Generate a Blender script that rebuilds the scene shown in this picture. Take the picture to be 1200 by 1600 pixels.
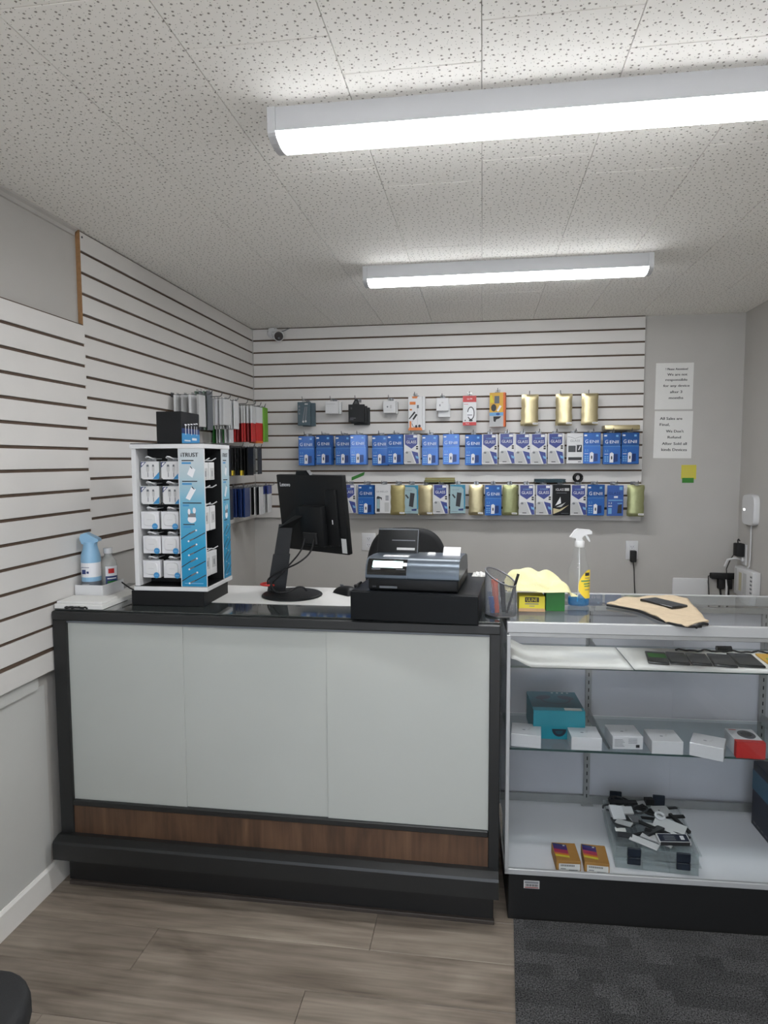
import bpy, bmesh, math, random
from mathutils import Vector, Matrix
random.seed(11)
for _o in list(bpy.data.objects):
    bpy.data.objects.remove(_o)
SC = bpy.context.scene
COL = SC.collection
PI = math.pi
# ------------------------------------------------------------------ camera, world, exposure
EYE = 1.495
F_PX, YAW, PITCH, ROLL = 1034.92, 0.14708, 0.07684, -0.00412
Fw = Vector((-math.sin(YAW)*math.cos(PITCH), math.cos(YAW)*math.cos(PITCH), -math.sin(PITCH)))
Rt = Vector((math.cos(YAW), math.sin(YAW), 0))
Up = Rt.cross(Fw)
R2 = Rt*math.cos(ROLL)+Up*math.sin(ROLL)
U2 = -Rt*math.sin(ROLL)+Up*math.cos(ROLL)
cam_data = bpy.data.cameras.new('camera')
cam_data.sensor_fit = 'VERTICAL'
cam_data.sensor_height = 36.0
cam_data.sensor_width = 27.0
cam_data.lens = 36.0*F_PX/1600.0
cam_data.clip_start = 0.05
cam = bpy.data.objects.new('camera', cam_data)
COL.objects.link(cam)
mw = Matrix.Identity(4)
for i, v in enumerate((R2, U2, -Fw)):
    for k in range(3):
        mw[k][i] = v[k]
mw[2][3] = EYE
cam.matrix_world = mw
SC.camera = cam
world = bpy.data.worlds.new('world')
SC.world = world
world.use_nodes = True
world.node_tree.nodes['Background'].inputs['Color'].default_value = (0.75, 0.82, 0.95, 1)
world.node_tree.nodes['Background'].inputs['Strength'].default_value = 2.2
vs = SC.view_settings
vs.view_transform = 'Standard'
vs.look = 'None'
vs.gamma = 1.0
vs.use_curve_mapping = False
vs.exposure = 1.46
SC.cycles.use_denoising = True
SC.cycles.max_bounces = 10
SC.cycles.diffuse_bounces = 6
SC.cycles.glossy_bounces = 4
SC.cycles.transparent_max_bounces = 24
LED_POWER = 17.0          # radiance of the ceiling light lenses

# added sunlight through the unseen shop front, so floor bounce lifts the ceiling
fill_sun_data = bpy.data.lights.new('fill_sun', 'SUN')
fill_sun_data.energy = 4.5
fill_sun_data.angle = 0.02
fill_sun_data.color = (1.0, 0.985, 0.96)
fill_sun = bpy.data.objects.new('fill_sun', fill_sun_data)
COL.objects.link(fill_sun)
fill_sun.location = (0.5, -6, 6)
fill_sun.rotation_euler = (math.radians(40), 0, math.radians(8))

# ------------------------------------------------------------------ helpers
def lin(c):
    r = []
    for x in c:
        x = x/255.0
        r.append(x/12.92 if x <= 0.04045 else ((x+0.055)/1.055)**2.4)
    return (r[0], r[1], r[2], 1.0)

M = {}
def mat(name, col, rough=0.5, metal=0.0, noise=0.0, nscale=30.0, stretch=(1, 1, 1), bump=0.0, bscale=80.0, coat=0.0, emit=0.0, spec=0.5, detail=4.0):
    m = bpy.data.materials.new(name)
    m.use_nodes = True
    nt = m.node_tree
    b = nt.nodes['Principled BSDF']
    c = lin(col)
    b.inputs['Base Color'].default_value = c
    b.inputs['Roughness'].default_value = rough
    b.inputs['Metallic'].default_value = metal
    b.inputs['Specular IOR Level'].default_value = spec
    b.inputs['Coat Weight'].default_value = coat
    b.inputs['Coat Roughness'].default_value = 0.08
    if noise or bump:
        tc = nt.nodes.new('ShaderNodeTexCoord')
        mp = nt.nodes.new('ShaderNodeMapping')
        mp.inputs['Scale'].default_value = stretch
        nt.links.new(tc.outputs['Object'], mp.inputs['Vector'])
    if noise:
        n = nt.nodes.new('ShaderNodeTexNoise')
        n.inputs['Scale'].default_value = nscale
        n.inputs['Detail'].default_value = detail
        nt.links.new(mp.outputs['Vector'], n.inputs['Vector'])
        mr = nt.nodes.new('ShaderNodeMapRange')
        mr.inputs['From Min'].default_value = 0.3
        mr.inputs['From Max'].default_value = 0.7
        mr.inputs['To Min'].default_value = 1.0-noise
        mr.inputs['To Max'].default_value = 1.0+noise
        nt.links.new(n.outputs['Fac'], mr.inputs['Value'])
        mx = nt.nodes.new('ShaderNodeVectorMath')
        mx.operation = 'SCALE'
        mx.inputs[0].default_value = c[:3]
        nt.links.new(mr.outputs['Result'], mx.inputs['Scale'])
        nt.links.new(mx.outputs['Vector'], b.inputs['Base Color'])
    if bump:
        n2 = nt.nodes.new('ShaderNodeTexNoise')
        n2.inputs['Scale'].default_value = bscale
        nt.links.new(mp.outputs['Vector'], n2.inputs['Vector'])
        bp = nt.nodes.new('ShaderNodeBump')
        bp.inputs['Strength'].default_value = bump
        bp.inputs['Distance'].default_value = 0.004
        nt.links.new(n2.outputs['Fac'], bp.inputs['Height'])
        nt.links.new(bp.outputs['Normal'], b.inputs['Normal'])
    if emit:
        b.inputs['Emission Color'].default_value = c
        b.inputs['Emission Strength'].default_value = emit
    M[name] = m
    return m

def clear_mat(name, tint, milky=0.0, milk_col=(255, 255, 255), rough=0.02, ior=1.45):
    m = bpy.data.materials.new(name)
    m.use_nodes = True
    nt = m.node_tree
    nt.nodes.remove(nt.nodes['Principled BSDF'])
    out = nt.nodes['Material Output']
    tr = nt.nodes.new('ShaderNodeBsdfTransparent')
    tr.inputs['Color'].default_value = lin(tint)
    gl = nt.nodes.new('ShaderNodeBsdfGlossy')
    gl.inputs['Roughness'].default_value = rough
    fr = nt.nodes.new('ShaderNodeFresnel')
    fr.inputs['IOR'].default_value = ior
    mx = nt.nodes.new('ShaderNodeMixShader')
    ge = nt.nodes.new('ShaderNodeNewGeometry')
    inv = nt.nodes.new('ShaderNodeMath')
    inv.operation = 'SUBTRACT'
    inv.inputs[0].default_value = 1.0
    nt.links.new(ge.outputs['Backfacing'], inv.inputs[1])
    mu = nt.nodes.new('ShaderNodeMath')
    mu.operation = 'MULTIPLY'
    nt.links.new(fr.outputs['Fac'], mu.inputs[0])
    nt.links.new(inv.outputs[0], mu.inputs[1])
    nt.links.new(mu.outputs[0], mx.inputs['Fac'])
    src = tr
    if milky:
        df = nt.nodes.new('ShaderNodeBsdfDiffuse')
        df.inputs['Color'].default_value = lin(milk_col)
        m2 = nt.nodes.new('ShaderNodeMixShader')
        m2.inputs['Fac'].default_value = milky
        nt.links.new(tr.outputs[0], m2.inputs[1])
        nt.links.new(df.outputs[0], m2.inputs[2])
        src = m2
    nt.links.new(src.outputs[0], mx.inputs[1])
    nt.links.new(gl.outputs[0], mx.inputs[2])
    nt.links.new(mx.outputs[0], out.inputs['Surface'])
    M[name] = m
    return m

_tcache = {}
def text_geo(s):
    if s in _tcache:
        return _tcache[s]
    cu = bpy.data.curves.new('t', 'FONT')
    cu.body = s
    cu.size = 1.0
    cu.resolution_u = 2
    cu.align_x = 'LEFT'
    o = bpy.data.objects.new('t', cu)
    COL.objects.link(o)
    dg = bpy.context.evaluated_depsgraph_get()
    me = o.evaluated_get(dg).to_mesh()
    vv = [(v.co.x, v.co.y) for v in me.vertices]
    ff = [tuple(q.vertices) for q in me.polygons]
    o.evaluated_get(dg).to_mesh_clear()
    bpy.data.objects.remove(o)
    bpy.data.curves.remove(cu)
    _tcache[s] = (vv, ff)
    return _tcache[s]

class MB:
    def __init__(s):
        s.v = []; s.f = []; s.mi = []; s.mats = []; s.M = Matrix.Identity(4)
    def midx(s, m):
        if isinstance(m, str):
            m = M[m]
        if m not in s.mats:
            s.mats.append(m)
        return s.mats.index(m)
    def add(s, vs_, fs, m):
        o = len(s.v); k = s.midx(m)
        for p in vs_:
            s.v.append(tuple(s.M @ Vector(p)))
        for f in fs:
            s.f.append(tuple(o+i for i in f)); s.mi.append(k)
        return s
    def poly(s, pts, m):
        return s.add(pts, [tuple(range(len(pts)))], m)
    def box(s, x0, x1, y0, y1, z0, z1, m):
        v = [(x, y, z) for z in (z0, z1) for y in (y0, y1) for x in (x0, x1)]
        f = [(0, 2, 3, 1), (4, 5, 7, 6), (0, 1, 5, 4), (2, 6, 7, 3), (0, 4, 6, 2), (1, 3, 7, 5)]
        return s.add(v, f, m)
    def rbox(s, x0, x1, y0, y1, z0, z1, m, r=0.005, seg=2):
        bm = bmesh.new()
        bmesh.ops.create_cube(bm, size=1.0)
        for v in bm.verts:
            v.co = Vector(((x0+x1)/2+v.co.x*(x1-x0), (y0+y1)/2+v.co.y*(y1-y0), (z0+z1)/2+v.co.z*(z1-z0)))
        bmesh.ops.bevel(bm, geom=list(bm.edges), offset=r, segments=seg, affect='EDGES', profile=0.5)
        bm.verts.ensure_lookup_table()
        for i, v in enumerate(bm.verts):
            v.index = i
        s.add([v.co[:] for v in bm.verts], [tuple(v.index for v in f.verts) for f in bm.faces], m)
        bm.free()
        return s
    def prism(s, pts, ax, a, b, m, capm=None):
        n = len(pts)
        def P(q, t):
            return {'x': (t, q[0], q[1]), 'y': (q[0], t, q[1]), 'z': (q[0], q[1], t)}[ax]
        v = [P(q, a) for q in pts]+[P(q, b) for q in pts]
        s.add(v, [(i, (i+1) % n, n+(i+1) % n, n+i) for i in range(n)], m)
        s.add(v, [tuple(range(n-1, -1, -1)), tuple(range(n, 2*n))], capm or m)
        return s
    def tube(s, path, r, m, n=8):
        path = [Vector(p) for p in path]
        rings = []
        nrm = None
        for i, p in enumerate(path):
            t = (path[min(i+1, len(path)-1)]-path[max(i-1, 0)])
            t.normalize()
            if nrm is None:
                a = Vector((0, 0, 1)) if abs(t.z) < 0.9 else Vector((1, 0, 0))
                nrm = t.cross(a).normalized()
            else:
                nrm = (nrm-t*nrm.dot(t))
                if nrm.length < 1e-6:
                    nrm = t.orthogonal()
                nrm.normalize()
            bn = t.cross(nrm)
            rr = r[i] if isinstance(r, (list, tuple)) else r
            rings.append([p+(nrm*math.cos(2*PI*k/n)+bn*math.sin(2*PI*k/n))*rr for k in range(n)])
        v = [q[:] for rg in rings for q in rg]
        f = []
        for i in range(len(rings)-1):
            for k in range(n):
                f.append((i*n+k, i*n+(k+1) % n, (i+1)*n+(k+1) % n, (i+1)*n+k))
        f.append(tuple(range(n-1, -1, -1)))
        f.append(tuple((len(rings)-1)*n+k for k in range(n)))
        return s.add(v, f, m)
    def lathe(s, prof, m, n=24, cx=0, cy=0, sy=1.0):
        v = []; f = []
        for (r, z) in prof:
            for k in range(n):
                a = 2*PI*k/n
                v.append((cx+r*math.cos(a), cy+r*math.sin(a)*sy, z))
        for i in range(len(prof)-1):
            for k in range(n):
                f.append((i*n+k, i*n+(k+1) % n, (i+1)*n+(k+1) % n, (i+1)*n+k))
        f.append(tuple(range(n-1, -1, -1)))
        f.append(tuple((len(prof)-1)*n+k for k in range(n)))
        return s.add(v, f, m)
    def grid(s, fn, nu, nv, m, thick=0.0):
        v = []; f = []
        for j in range(nv+1):
            for i in range(nu+1):
                v.append(fn(i/nu, j/nv))
        for j in range(nv):
            for i in range(nu):
                a = j*(nu+1)+i
                f.append((a, a+1, a+nu+2, a+nu+1))
        return s.add(v, f, m)
    # flat print facing -Y, at depth y
    def q(s, x0, x1, z0, z1, m, y=-0.0006):
        return s.poly([(x0, y, z0), (x1, y, z0), (x1, y, z1), (x0, y, z1)], m)
    def pp(s, pts, m, y=-0.0006):
        return s.poly([(a, y, b) for a, b in pts], m)
    def disc(s, cx, cz, rx, rz, m, y=-0.0006, n=20):
        return s.poly([(cx+rx*math.cos(2*PI*k/n), y, cz+rz*math.sin(2*PI*k/n)) for k in range(n)], m)
    def text(s, t, cx, cz, w=None, hgt=None, m='ink', y=-0.0012, align='c', bold=0.0):
        vv, ff = text_geo(t)
        x0 = min(p[0] for p in vv); x1 = max(p[0] for p in vv)
        z0 = min(p[1] for p in vv); z1 = max(p[1] for p in vv)
        if w and hgt:
            sx = w/(x1-x0); sz = hgt/(z1-z0)
        elif w:
            sx = sz = w/(x1-x0)
        else:
            sx = sz = hgt/(z1-z0)
        ox = {'c': (x0+x1)/2, 'l': x0, 'r': x1}[align]
        for k, dx in enumerate((-bold, bold) if bold else (0.0,)):
            s.add([(cx+dx+(p[0]-ox)*sx, y-0.0001*k, cz+(p[1]-(z0+z1)/2)*sz) for p in vv], ff, m)
        return s
    def mesh(s, name, smooth=None):
        me = bpy.data.meshes.new(name)
        me.from_pydata(s.v, [], s.f)
        for m in s.mats:
            me.materials.append(m)
        me.polygons.foreach_set('material_index', s.mi)
        me.update()
        if smooth:
            me.polygons.foreach_set('use_smooth', [True]*len(me.polygons))
            me.set_sharp_from_angle(angle=math.radians(smooth))
        return me
    def build(s, name, parent=None, loc=(0, 0, 0), rz=0.0, smooth=None, rot=None):
        return put(name, s.mesh(name, smooth), parent, loc, rz, rot)

def put(name, me, parent=None, loc=(0, 0, 0), rz=0.0, rot=None):
    o = bpy.data.objects.new(name, me)
    COL.objects.link(o)
    o.location = loc
    o.rotation_euler = rot if rot else (0, 0, rz)
    if parent:
        o.parent = parent
    return o
def tag(o, label, cat, group=None):
    o['label'] = label; o['category'] = cat
    if group:
        o['group'] = group
    return o
def thing(name, label, cat, loc=(0, 0, 0), rz=0.0, group=None):
    return tag(put(name, None, None, loc, rz), label, cat, group)
def struct(o):
    o['kind'] = 'structure'
    return o
ORD = ['zeroth', 'first', 'second', 'third', 'fourth', 'fifth', 'sixth', 'seventh', 'eighth', 'ninth', 'tenth', 'eleventh', 'twelfth', 'thirteenth', 'fourteenth', 'fifteenth', 'sixteenth', 'seventeenth', 'eighteenth', 'nineteenth', 'twentieth']

# ------------------------------------------------------------------ materials
mat('wall_paint', (176, 173, 168), 0.75, noise=0.02, nscale=6, bump=0.12, bscale=250)
mat('wall_paint_low', (188, 188, 184), 0.6, noise=0.02, nscale=5)
mat('slat_white', (204, 201, 197), 0.45, noise=0.02, nscale=4)
mat('slat_groove', (84, 68, 55), 0.8, noise=0.15, nscale=30)
mat('raw_edge', (146, 110, 74), 0.85, noise=0.15, nscale=60)
mat('trim_white', (222, 220, 215), 0.5, noise=0.02, nscale=10)
mat('white_metal', (192, 193, 195), 0.45)
mat('led', (250, 252, 255), 0.4, emit=LED_POWER)
mat('black_frame', (26, 27, 27), 0.42, noise=0.08, nscale=12)
mat('black_wood', (15, 15, 15), 0.5, noise=0.1, nscale=20)
mat('frosted', (168, 171, 166), 0.22, noise=0.015, nscale=4, coat=0.3)
mat('alu', (168, 169, 168), 0.38, metal=0.75, noise=0.04, nscale=30)
mat('alu_light', (172, 173, 173), 0.45, metal=0.3)
mat('steel', (150, 150, 150), 0.3, metal=1.0)
mat('hook_steel', (120, 120, 122), 0.35, metal=0.9)
mat('case_white', (226, 226, 230), 0.6, noise=0.02, nscale=8)
mat('case_back', (192, 192, 198), 0.6, noise=0.03, nscale=5)
mat('paper', (216, 215, 211), 0.85, noise=0.015, nscale=20)
mat('sheet_white', (188, 187, 184), 0.7, noise=0.015, nscale=10)
mat('kick_brown', (56, 49, 44), 0.6, noise=0.1, nscale=30)
mat('paper_grey', (176, 176, 175), 0.85)
mat('ink', (40, 40, 42), 0.7)
mat('ink_soft', (110, 112, 116), 0.7)
mat('white_print', (214, 214, 216), 0.5)
mat('white_plastic', (200, 200, 200), 0.4)
mat('white_gloss', (208, 208, 210), 0.22, coat=0.3)
mat('black_plastic', (17, 18, 19), 0.45, noise=0.06, nscale=60, spec=0.25)
mat('black_gloss', (8, 9, 9), 0.12, coat=0.4)
mat('dark_grey', (40, 42, 45), 0.5)
mat('mid_grey', (92, 96, 101), 0.45)
mat('rubber', (14, 14, 15), 0.7)
mat('chair_fabric', (15, 16, 18), 0.75, noise=0.1, nscale=80, bump=0.2, bscale=500)
mat('register_grey', (74, 82, 90), 0.3, metal=0.5)
mat('drawer_black', (13, 15, 17), 0.4, noise=0.06, nscale=40, bump=0.05, bscale=600, spec=0.15)
mat('lcd', (205, 240, 240), 0.3, emit=1.3)
mat('led_dot', (255, 255, 255), 0.3, emit=3.0)
mat('red_plastic', (176, 42, 34), 0.4)
mat('gear_blue', (26, 80, 146), 0.26, metal=0.35, noise=0.08, nscale=12, coat=0.4)
mat('gear_dark', (16, 46, 100), 0.3, metal=0.2)
mat('gear_light', (104, 156, 198), 0.35)
mat('glass_blue', (46, 58, 124), 0.4)
mat('blue_plain', (44, 82, 150), 0.38, noise=0.04, nscale=30)
mat('gold_foil', (186, 173, 136), 0.34, metal=0.85, noise=0.06, nscale=25, bump=0.25, bscale=30)
mat('gold_dull', (156, 144, 98), 0.38, metal=0.6, noise=0.08, nscale=25, bump=0.25, bscale=40)
mat('gold_green', (148, 150, 108), 0.33, metal=0.65, noise=0.08, nscale=25, bump=0.25, bscale=40)
mat('teal', (30, 122, 152), 0.4)
mat('teal_light', (140, 164, 168), 0.45)
mat('teal_box', (14, 132, 150), 0.4, noise=0.03, nscale=30)
mat('teal_dark', (14, 72, 86), 0.45)
mat('orange', (200, 110, 40), 0.5)
mat('yellow', (206, 192, 54), 0.6)
mat('yellow_note', (196, 186, 72), 0.8)
mat('green_tape', (48, 118, 38), 0.6)
mat('green_box', (32, 106, 38), 0.5)
mat('green_lime', (98, 152, 34), 0.5)
mat('red_print', (180, 34, 32), 0.45)
mat('red_dark', (124, 28, 28), 0.5)
mat('blue_sticker', (54, 130, 180), 0.4)
mat('sky_blue', (128, 168, 196), 0.35)
mat('label_navy', (32, 50, 100), 0.45)
mat('navy', (27, 32, 50), 0.45, noise=0.05, nscale=30)
mat('band_blue', (54, 98, 126), 0.45)
mat('latch_navy', (20, 30, 44), 0.45)
mat('kraft', (168, 122, 58), 0.65, noise=0.05, nscale=40)
mat('yellow_cloth', (212, 206, 158), 0.9, bump=0.4, bscale=300)
mat('beige_cloth', (184, 166, 140), 0.95, noise=0.06, nscale=60, bump=0.6, bscale=350)
mat('phone_black', (20, 20, 22), 0.22, coat=0.3)
mat('orange_pad', (200, 156, 62), 0.6)
mat('mirror_dark', (40, 44, 46), 0.08, coat=0.3, spec=0.6)
mat('purple', (62, 36, 102), 0.4)
mat('magenta', (164, 44, 78), 0.4)
mat('dark_lens', (44, 40, 40), 0.25)
clear_mat('glass', (245, 246, 246))
clear_mat('glass_shelf', (230, 235, 235))
mat('glass_edge', (52, 74, 72), 0.2)
clear_mat('clear_plastic', (250, 251, 251), 0.03)
clear_mat('clear_bag', (242, 244, 244), 0.16, (200, 202, 204))
clear_mat('case_plastic', (248, 250, 250), 0.10, (205, 210, 212))
clear_mat('blue_liquid', (40, 180, 226), 0.25, (30, 160, 210))
clear_mat('bottle_haze', (226, 228, 226), 0.35, (215, 215, 212))

# ceiling tile: random round perforations with a plain margin
def tile_mat():
    m = bpy.data.materials.new('ceiling_tile')
    m.use_nodes = True
    nt = m.node_tree; N = nt.nodes; L = nt.links
    b = N['Principled BSDF']
    b.inputs['Roughness'].default_value = 0.9
    tc = N.new('ShaderNodeTexCoord'); oi = N.new('ShaderNodeObjectInfo')
    cmb = N.new('ShaderNodeCombineXYZ')
    mul = N.new('ShaderNodeMath'); mul.operation = 'MULTIPLY'; mul.inputs[1].default_value = 37.0
    L.new(oi.outputs['Random'], mul.inputs[0])
    L.new(mul.outputs[0], cmb.inputs['X']); L.new(mul.outputs[0], cmb.inputs['Y'])
    ad = N.new('ShaderNodeVectorMath'); ad.operation = 'ADD'
    L.new(tc.outputs['Object'], ad.inputs[0]); L.new(cmb.outputs[0], ad.inputs[1])
    masks = []
    for sc, th, rnd in ((46.0, 0.115, 0.8), (74.0, 0.065, 1.0)):
        vo = N.new('ShaderNodeTexVoronoi'); vo.voronoi_dimensions = '2D'
        vo.inputs['Scale'].default_value = sc
        vo.inputs['Randomness'].default_value = rnd
        L.new(ad.outputs[0], vo.inputs['Vector'])
        mr = N.new('ShaderNodeMapRange')
        mr.inputs['From Min'].default_value = th*0.8; mr.inputs['From Max'].default_value = th*1.15
        mr.inputs['To Min'].default_value = 0.0; mr.inputs['To Max'].default_value = 1.0
        L.new(vo.outputs['Distance'], mr.inputs['Value'])
        masks.append(mr.outputs[0])
    mn = N.new('ShaderNodeMath'); mn.operation = 'MINIMUM'
    L.new(masks[0], mn.inputs[0]); L.new(masks[1], mn.inputs[1])
    mc = N.new('ShaderNodeMix'); mc.data_type = 'RGBA'
    mc.inputs['A'].default_value = lin((146, 142, 136)); mc.inputs['B'].default_value = lin((242, 240, 235))  # shade inside the holes is painted in as the darker colour
    L.new(mn.outputs[0], mc.inputs['Factor'])
    L.new(mc.outputs['Result'], b.inputs['Base Color'])
    bp = N.new('ShaderNodeBump'); bp.inputs['Strength'].default_value = 0.6; bp.inputs['Distance'].default_value = 0.003
    L.new(mn.outputs[0], bp.inputs['Height']); L.new(bp.outputs[0], b.inputs['Normal'])
    M['tile'] = m
tile_mat()

def wood_mat(name, c0, c1, c2, rough, along, fine, coarse, rnd=True, coat=0.0):
    m = bpy.data.materials.new(name)
    m.use_nodes = True
    nt = m.node_tree; N = nt.nodes; L = nt.links
    b = N['Principled BSDF']
    b.inputs['Roughness'].default_value = rough
    b.inputs['Coat Weight'].default_value = coat
    tc = N.new('ShaderNodeTexCoord'); oi = N.new('ShaderNodeObjectInfo')
    cmb = N.new('ShaderNodeCombineXYZ')
    mul = N.new('ShaderNodeMath'); mul.operation = 'MULTIPLY'; mul.inputs[1].default_value = 53.0 if rnd else 0.0
    L.new(oi.outputs['Random'], mul.inputs[0])
    for k in ('X', 'Y', 'Z'):
        L.new(mul.outputs[0], cmb.inputs[k])
    ad = N.new('ShaderNodeVectorMath'); ad.operation = 'ADD'
    L.new(tc.outputs['Object'], ad.inputs[0]); L.new(cmb.outputs[0], ad.inputs[1])
    def noise(scale, stretch, dist):
        mp = N.new('ShaderNodeMapping'); mp.inputs['Scale'].default_value = stretch
        L.new(ad.outputs[0], mp.inputs['Vector'])
        n = N.new('ShaderNodeTexNoise'); n.inputs['Scale'].default_value = scale
        n.inputs['Detail'].default_value = 6; n.inputs['Distortion'].default_value = dist
        L.new(mp.outputs[0], n.inputs['Vector'])
        return n.outputs['Fac']
    st = {'x': (0.06, 1, 1), 'z': (1, 1, 0.06)}[along]
    st2 = {'x': (0.22, 1, 1), 'z': (1, 1, 0.22)}[along]
    a = noise(fine, st, 0.4); c = noise(coarse, st2, 1.2)
    r1 = N.new('ShaderNodeValToRGB')
    r1.color_ramp.elements[0].position = 0.30; r1.color_ramp.elements[0].color = lin(c0)
    r1.color_ramp.elements[1].position = 0.72; r1.color_ramp.elements[1].color = lin(c2)
    e = r1.color_ramp.elements.new(0.5); e.color = lin(c1)
    mixv = N.new('ShaderNodeMath'); mixv.operation = 'MULTIPLY_ADD'
    mixv.inputs[1].default_value = 0.42; 
    sc = N.new('ShaderNodeMath'); sc.operation = 'MULTIPLY'; sc.inputs[1].default_value = 0.58
    L.new(c, sc.inputs[0]); L.new(a, mixv.inputs[0]); L.new(sc.outputs[0], mixv.inputs[2])
    L.new(mixv.outputs[0], r1.inputs['Fac'])
    hs = N.new('ShaderNodeHueSaturation')
    mr = N.new('ShaderNodeMapRange'); mr.inputs['To Min'].default_value = 0.92; mr.inputs['To Max'].default_value = 1.08
    L.new(oi.outputs['Random'], mr.inputs['Value'])
    if rnd:
        L.new(mr.outputs[0], hs.inputs['Value'])
    L.new(r1.outputs['Color'], hs.inputs['Color'])
    L.new(hs.outputs['Color'], b.inputs['Base Color'])
    M[name] = m
wood_mat('plank', (84, 74, 64), (125, 114, 102), (156, 145, 132), 0.5, 'x', 60, 9)
wood_mat('walnut', (50, 35, 25), (80, 57, 41), (102, 76, 55), 0.45, 'z', 70, 10, rnd=False)

def carpet_mat():
    m = bpy.data.materials.new('carpet'); m.use_nodes = True
    nt = m.node_tree; N = nt.nodes; L = nt.links
    b = N['Principled BSDF']; b.inputs['Roughness'].default_value = 0.95
    b.inputs['Specular IOR Level'].default_value = 0.1
    tc = N.new('ShaderNodeTexCoord')
    n1 = N.new('ShaderNodeTexNoise'); n1.inputs['Scale'].default_value = 260; n1.inputs['Detail'].default_value = 3
    L.new(tc.outputs['Object'], n1.inputs['Vector'])
    br = N.new('ShaderNodeTexBrick'); br.inputs['Scale'].default_value = 14.0
    br.inputs['Mortar Size'].default_value = 0.0; br.inputs['Brick Width'].default_value = 1.0; br.inputs['Row Height'].default_value = 0.7
    br.inputs['Color1'].default_value = (0.6, 0.6, 0.6, 1); br.inputs['Color2'].default_value = (1.0, 1.0, 1.0, 1)
    L.new(tc.outputs['Object'], br.inputs['Vector'])
    r = N.new('ShaderNodeValToRGB')
    r.color_ramp.elements[0].position = 0.32; r.color_ramp.elements[0].color = lin((28, 28, 29))
    r.color_ramp.elements[1].position = 0.72; r.color_ramp.elements[1].color = lin((122, 122, 122))
    L.new(n1.outputs['Fac'], r.inputs['Fac'])
    mx = N.new('ShaderNodeMix'); mx.data_type = 'RGBA'; mx.blend_type = 'MULTIPLY'; mx.inputs['Factor'].default_value = 1.0
    L.new(r.outputs['Color'], mx.inputs['A']); L.new(br.outputs['Color'], mx.inputs['B'])
    L.new(mx.outputs['Result'], b.inputs['Base Color'])
    bp = N.new('ShaderNodeBump'); bp.inputs['Strength'].default_value = 2.2; bp.inputs['Distance'].default_value = 0.004
    L.new(n1.outputs['Fac'], bp.inputs['Height']); L.new(bp.outputs[0], b.inputs['Normal'])
    M['carpet'] = m
carpet_mat()

def gradient_mat(name, stops, z0, z1):
    # printed vertical gradient (object Z)
    m = bpy.data.materials.new(name); m.use_nodes = True
    nt = m.node_tree; N = nt.nodes; L = nt.links
    b = N['Principled BSDF']; b.inputs['Roughness'].default_value = 0.4
    tc = N.new('ShaderNodeTexCoord'); sp = N.new('ShaderNodeSeparateXYZ')
    L.new(tc.outputs['Object'], sp.inputs[0])
    mr = N.new('ShaderNodeMapRange'); mr.inputs['From Min'].default_value = z0; mr.inputs['From Max'].default_value = z1
    L.new(sp.outputs['Z'], mr.inputs['Value'])
    r = N.new('ShaderNodeValToRGB')
    r.color_ramp.elements[0].position = stops[0][0]; r.color_ramp.elements[0].color = lin(stops[0][1])
    r.color_ramp.elements[1].position = stops[-1][0]; r.color_ramp.elements[1].color = lin(stops[-1][1])
    for p, c in stops[1:-1]:
        e = r.color_ramp.elements.new(p); e.color = lin(c)
    L.new(mr.outputs[0], r.inputs['Fac']); L.new(r.outputs['Color'], b.inputs['Base Color'])
    M[name] = m
gradient_mat('poster_grad', [(0.0, (0, 118, 160)), (0.3, (22, 136, 176)), (0.6, (100, 160, 184)), (0.8, (162, 180, 186)), (1.0, (186, 190, 192))], 0.07, 0.55)
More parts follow.
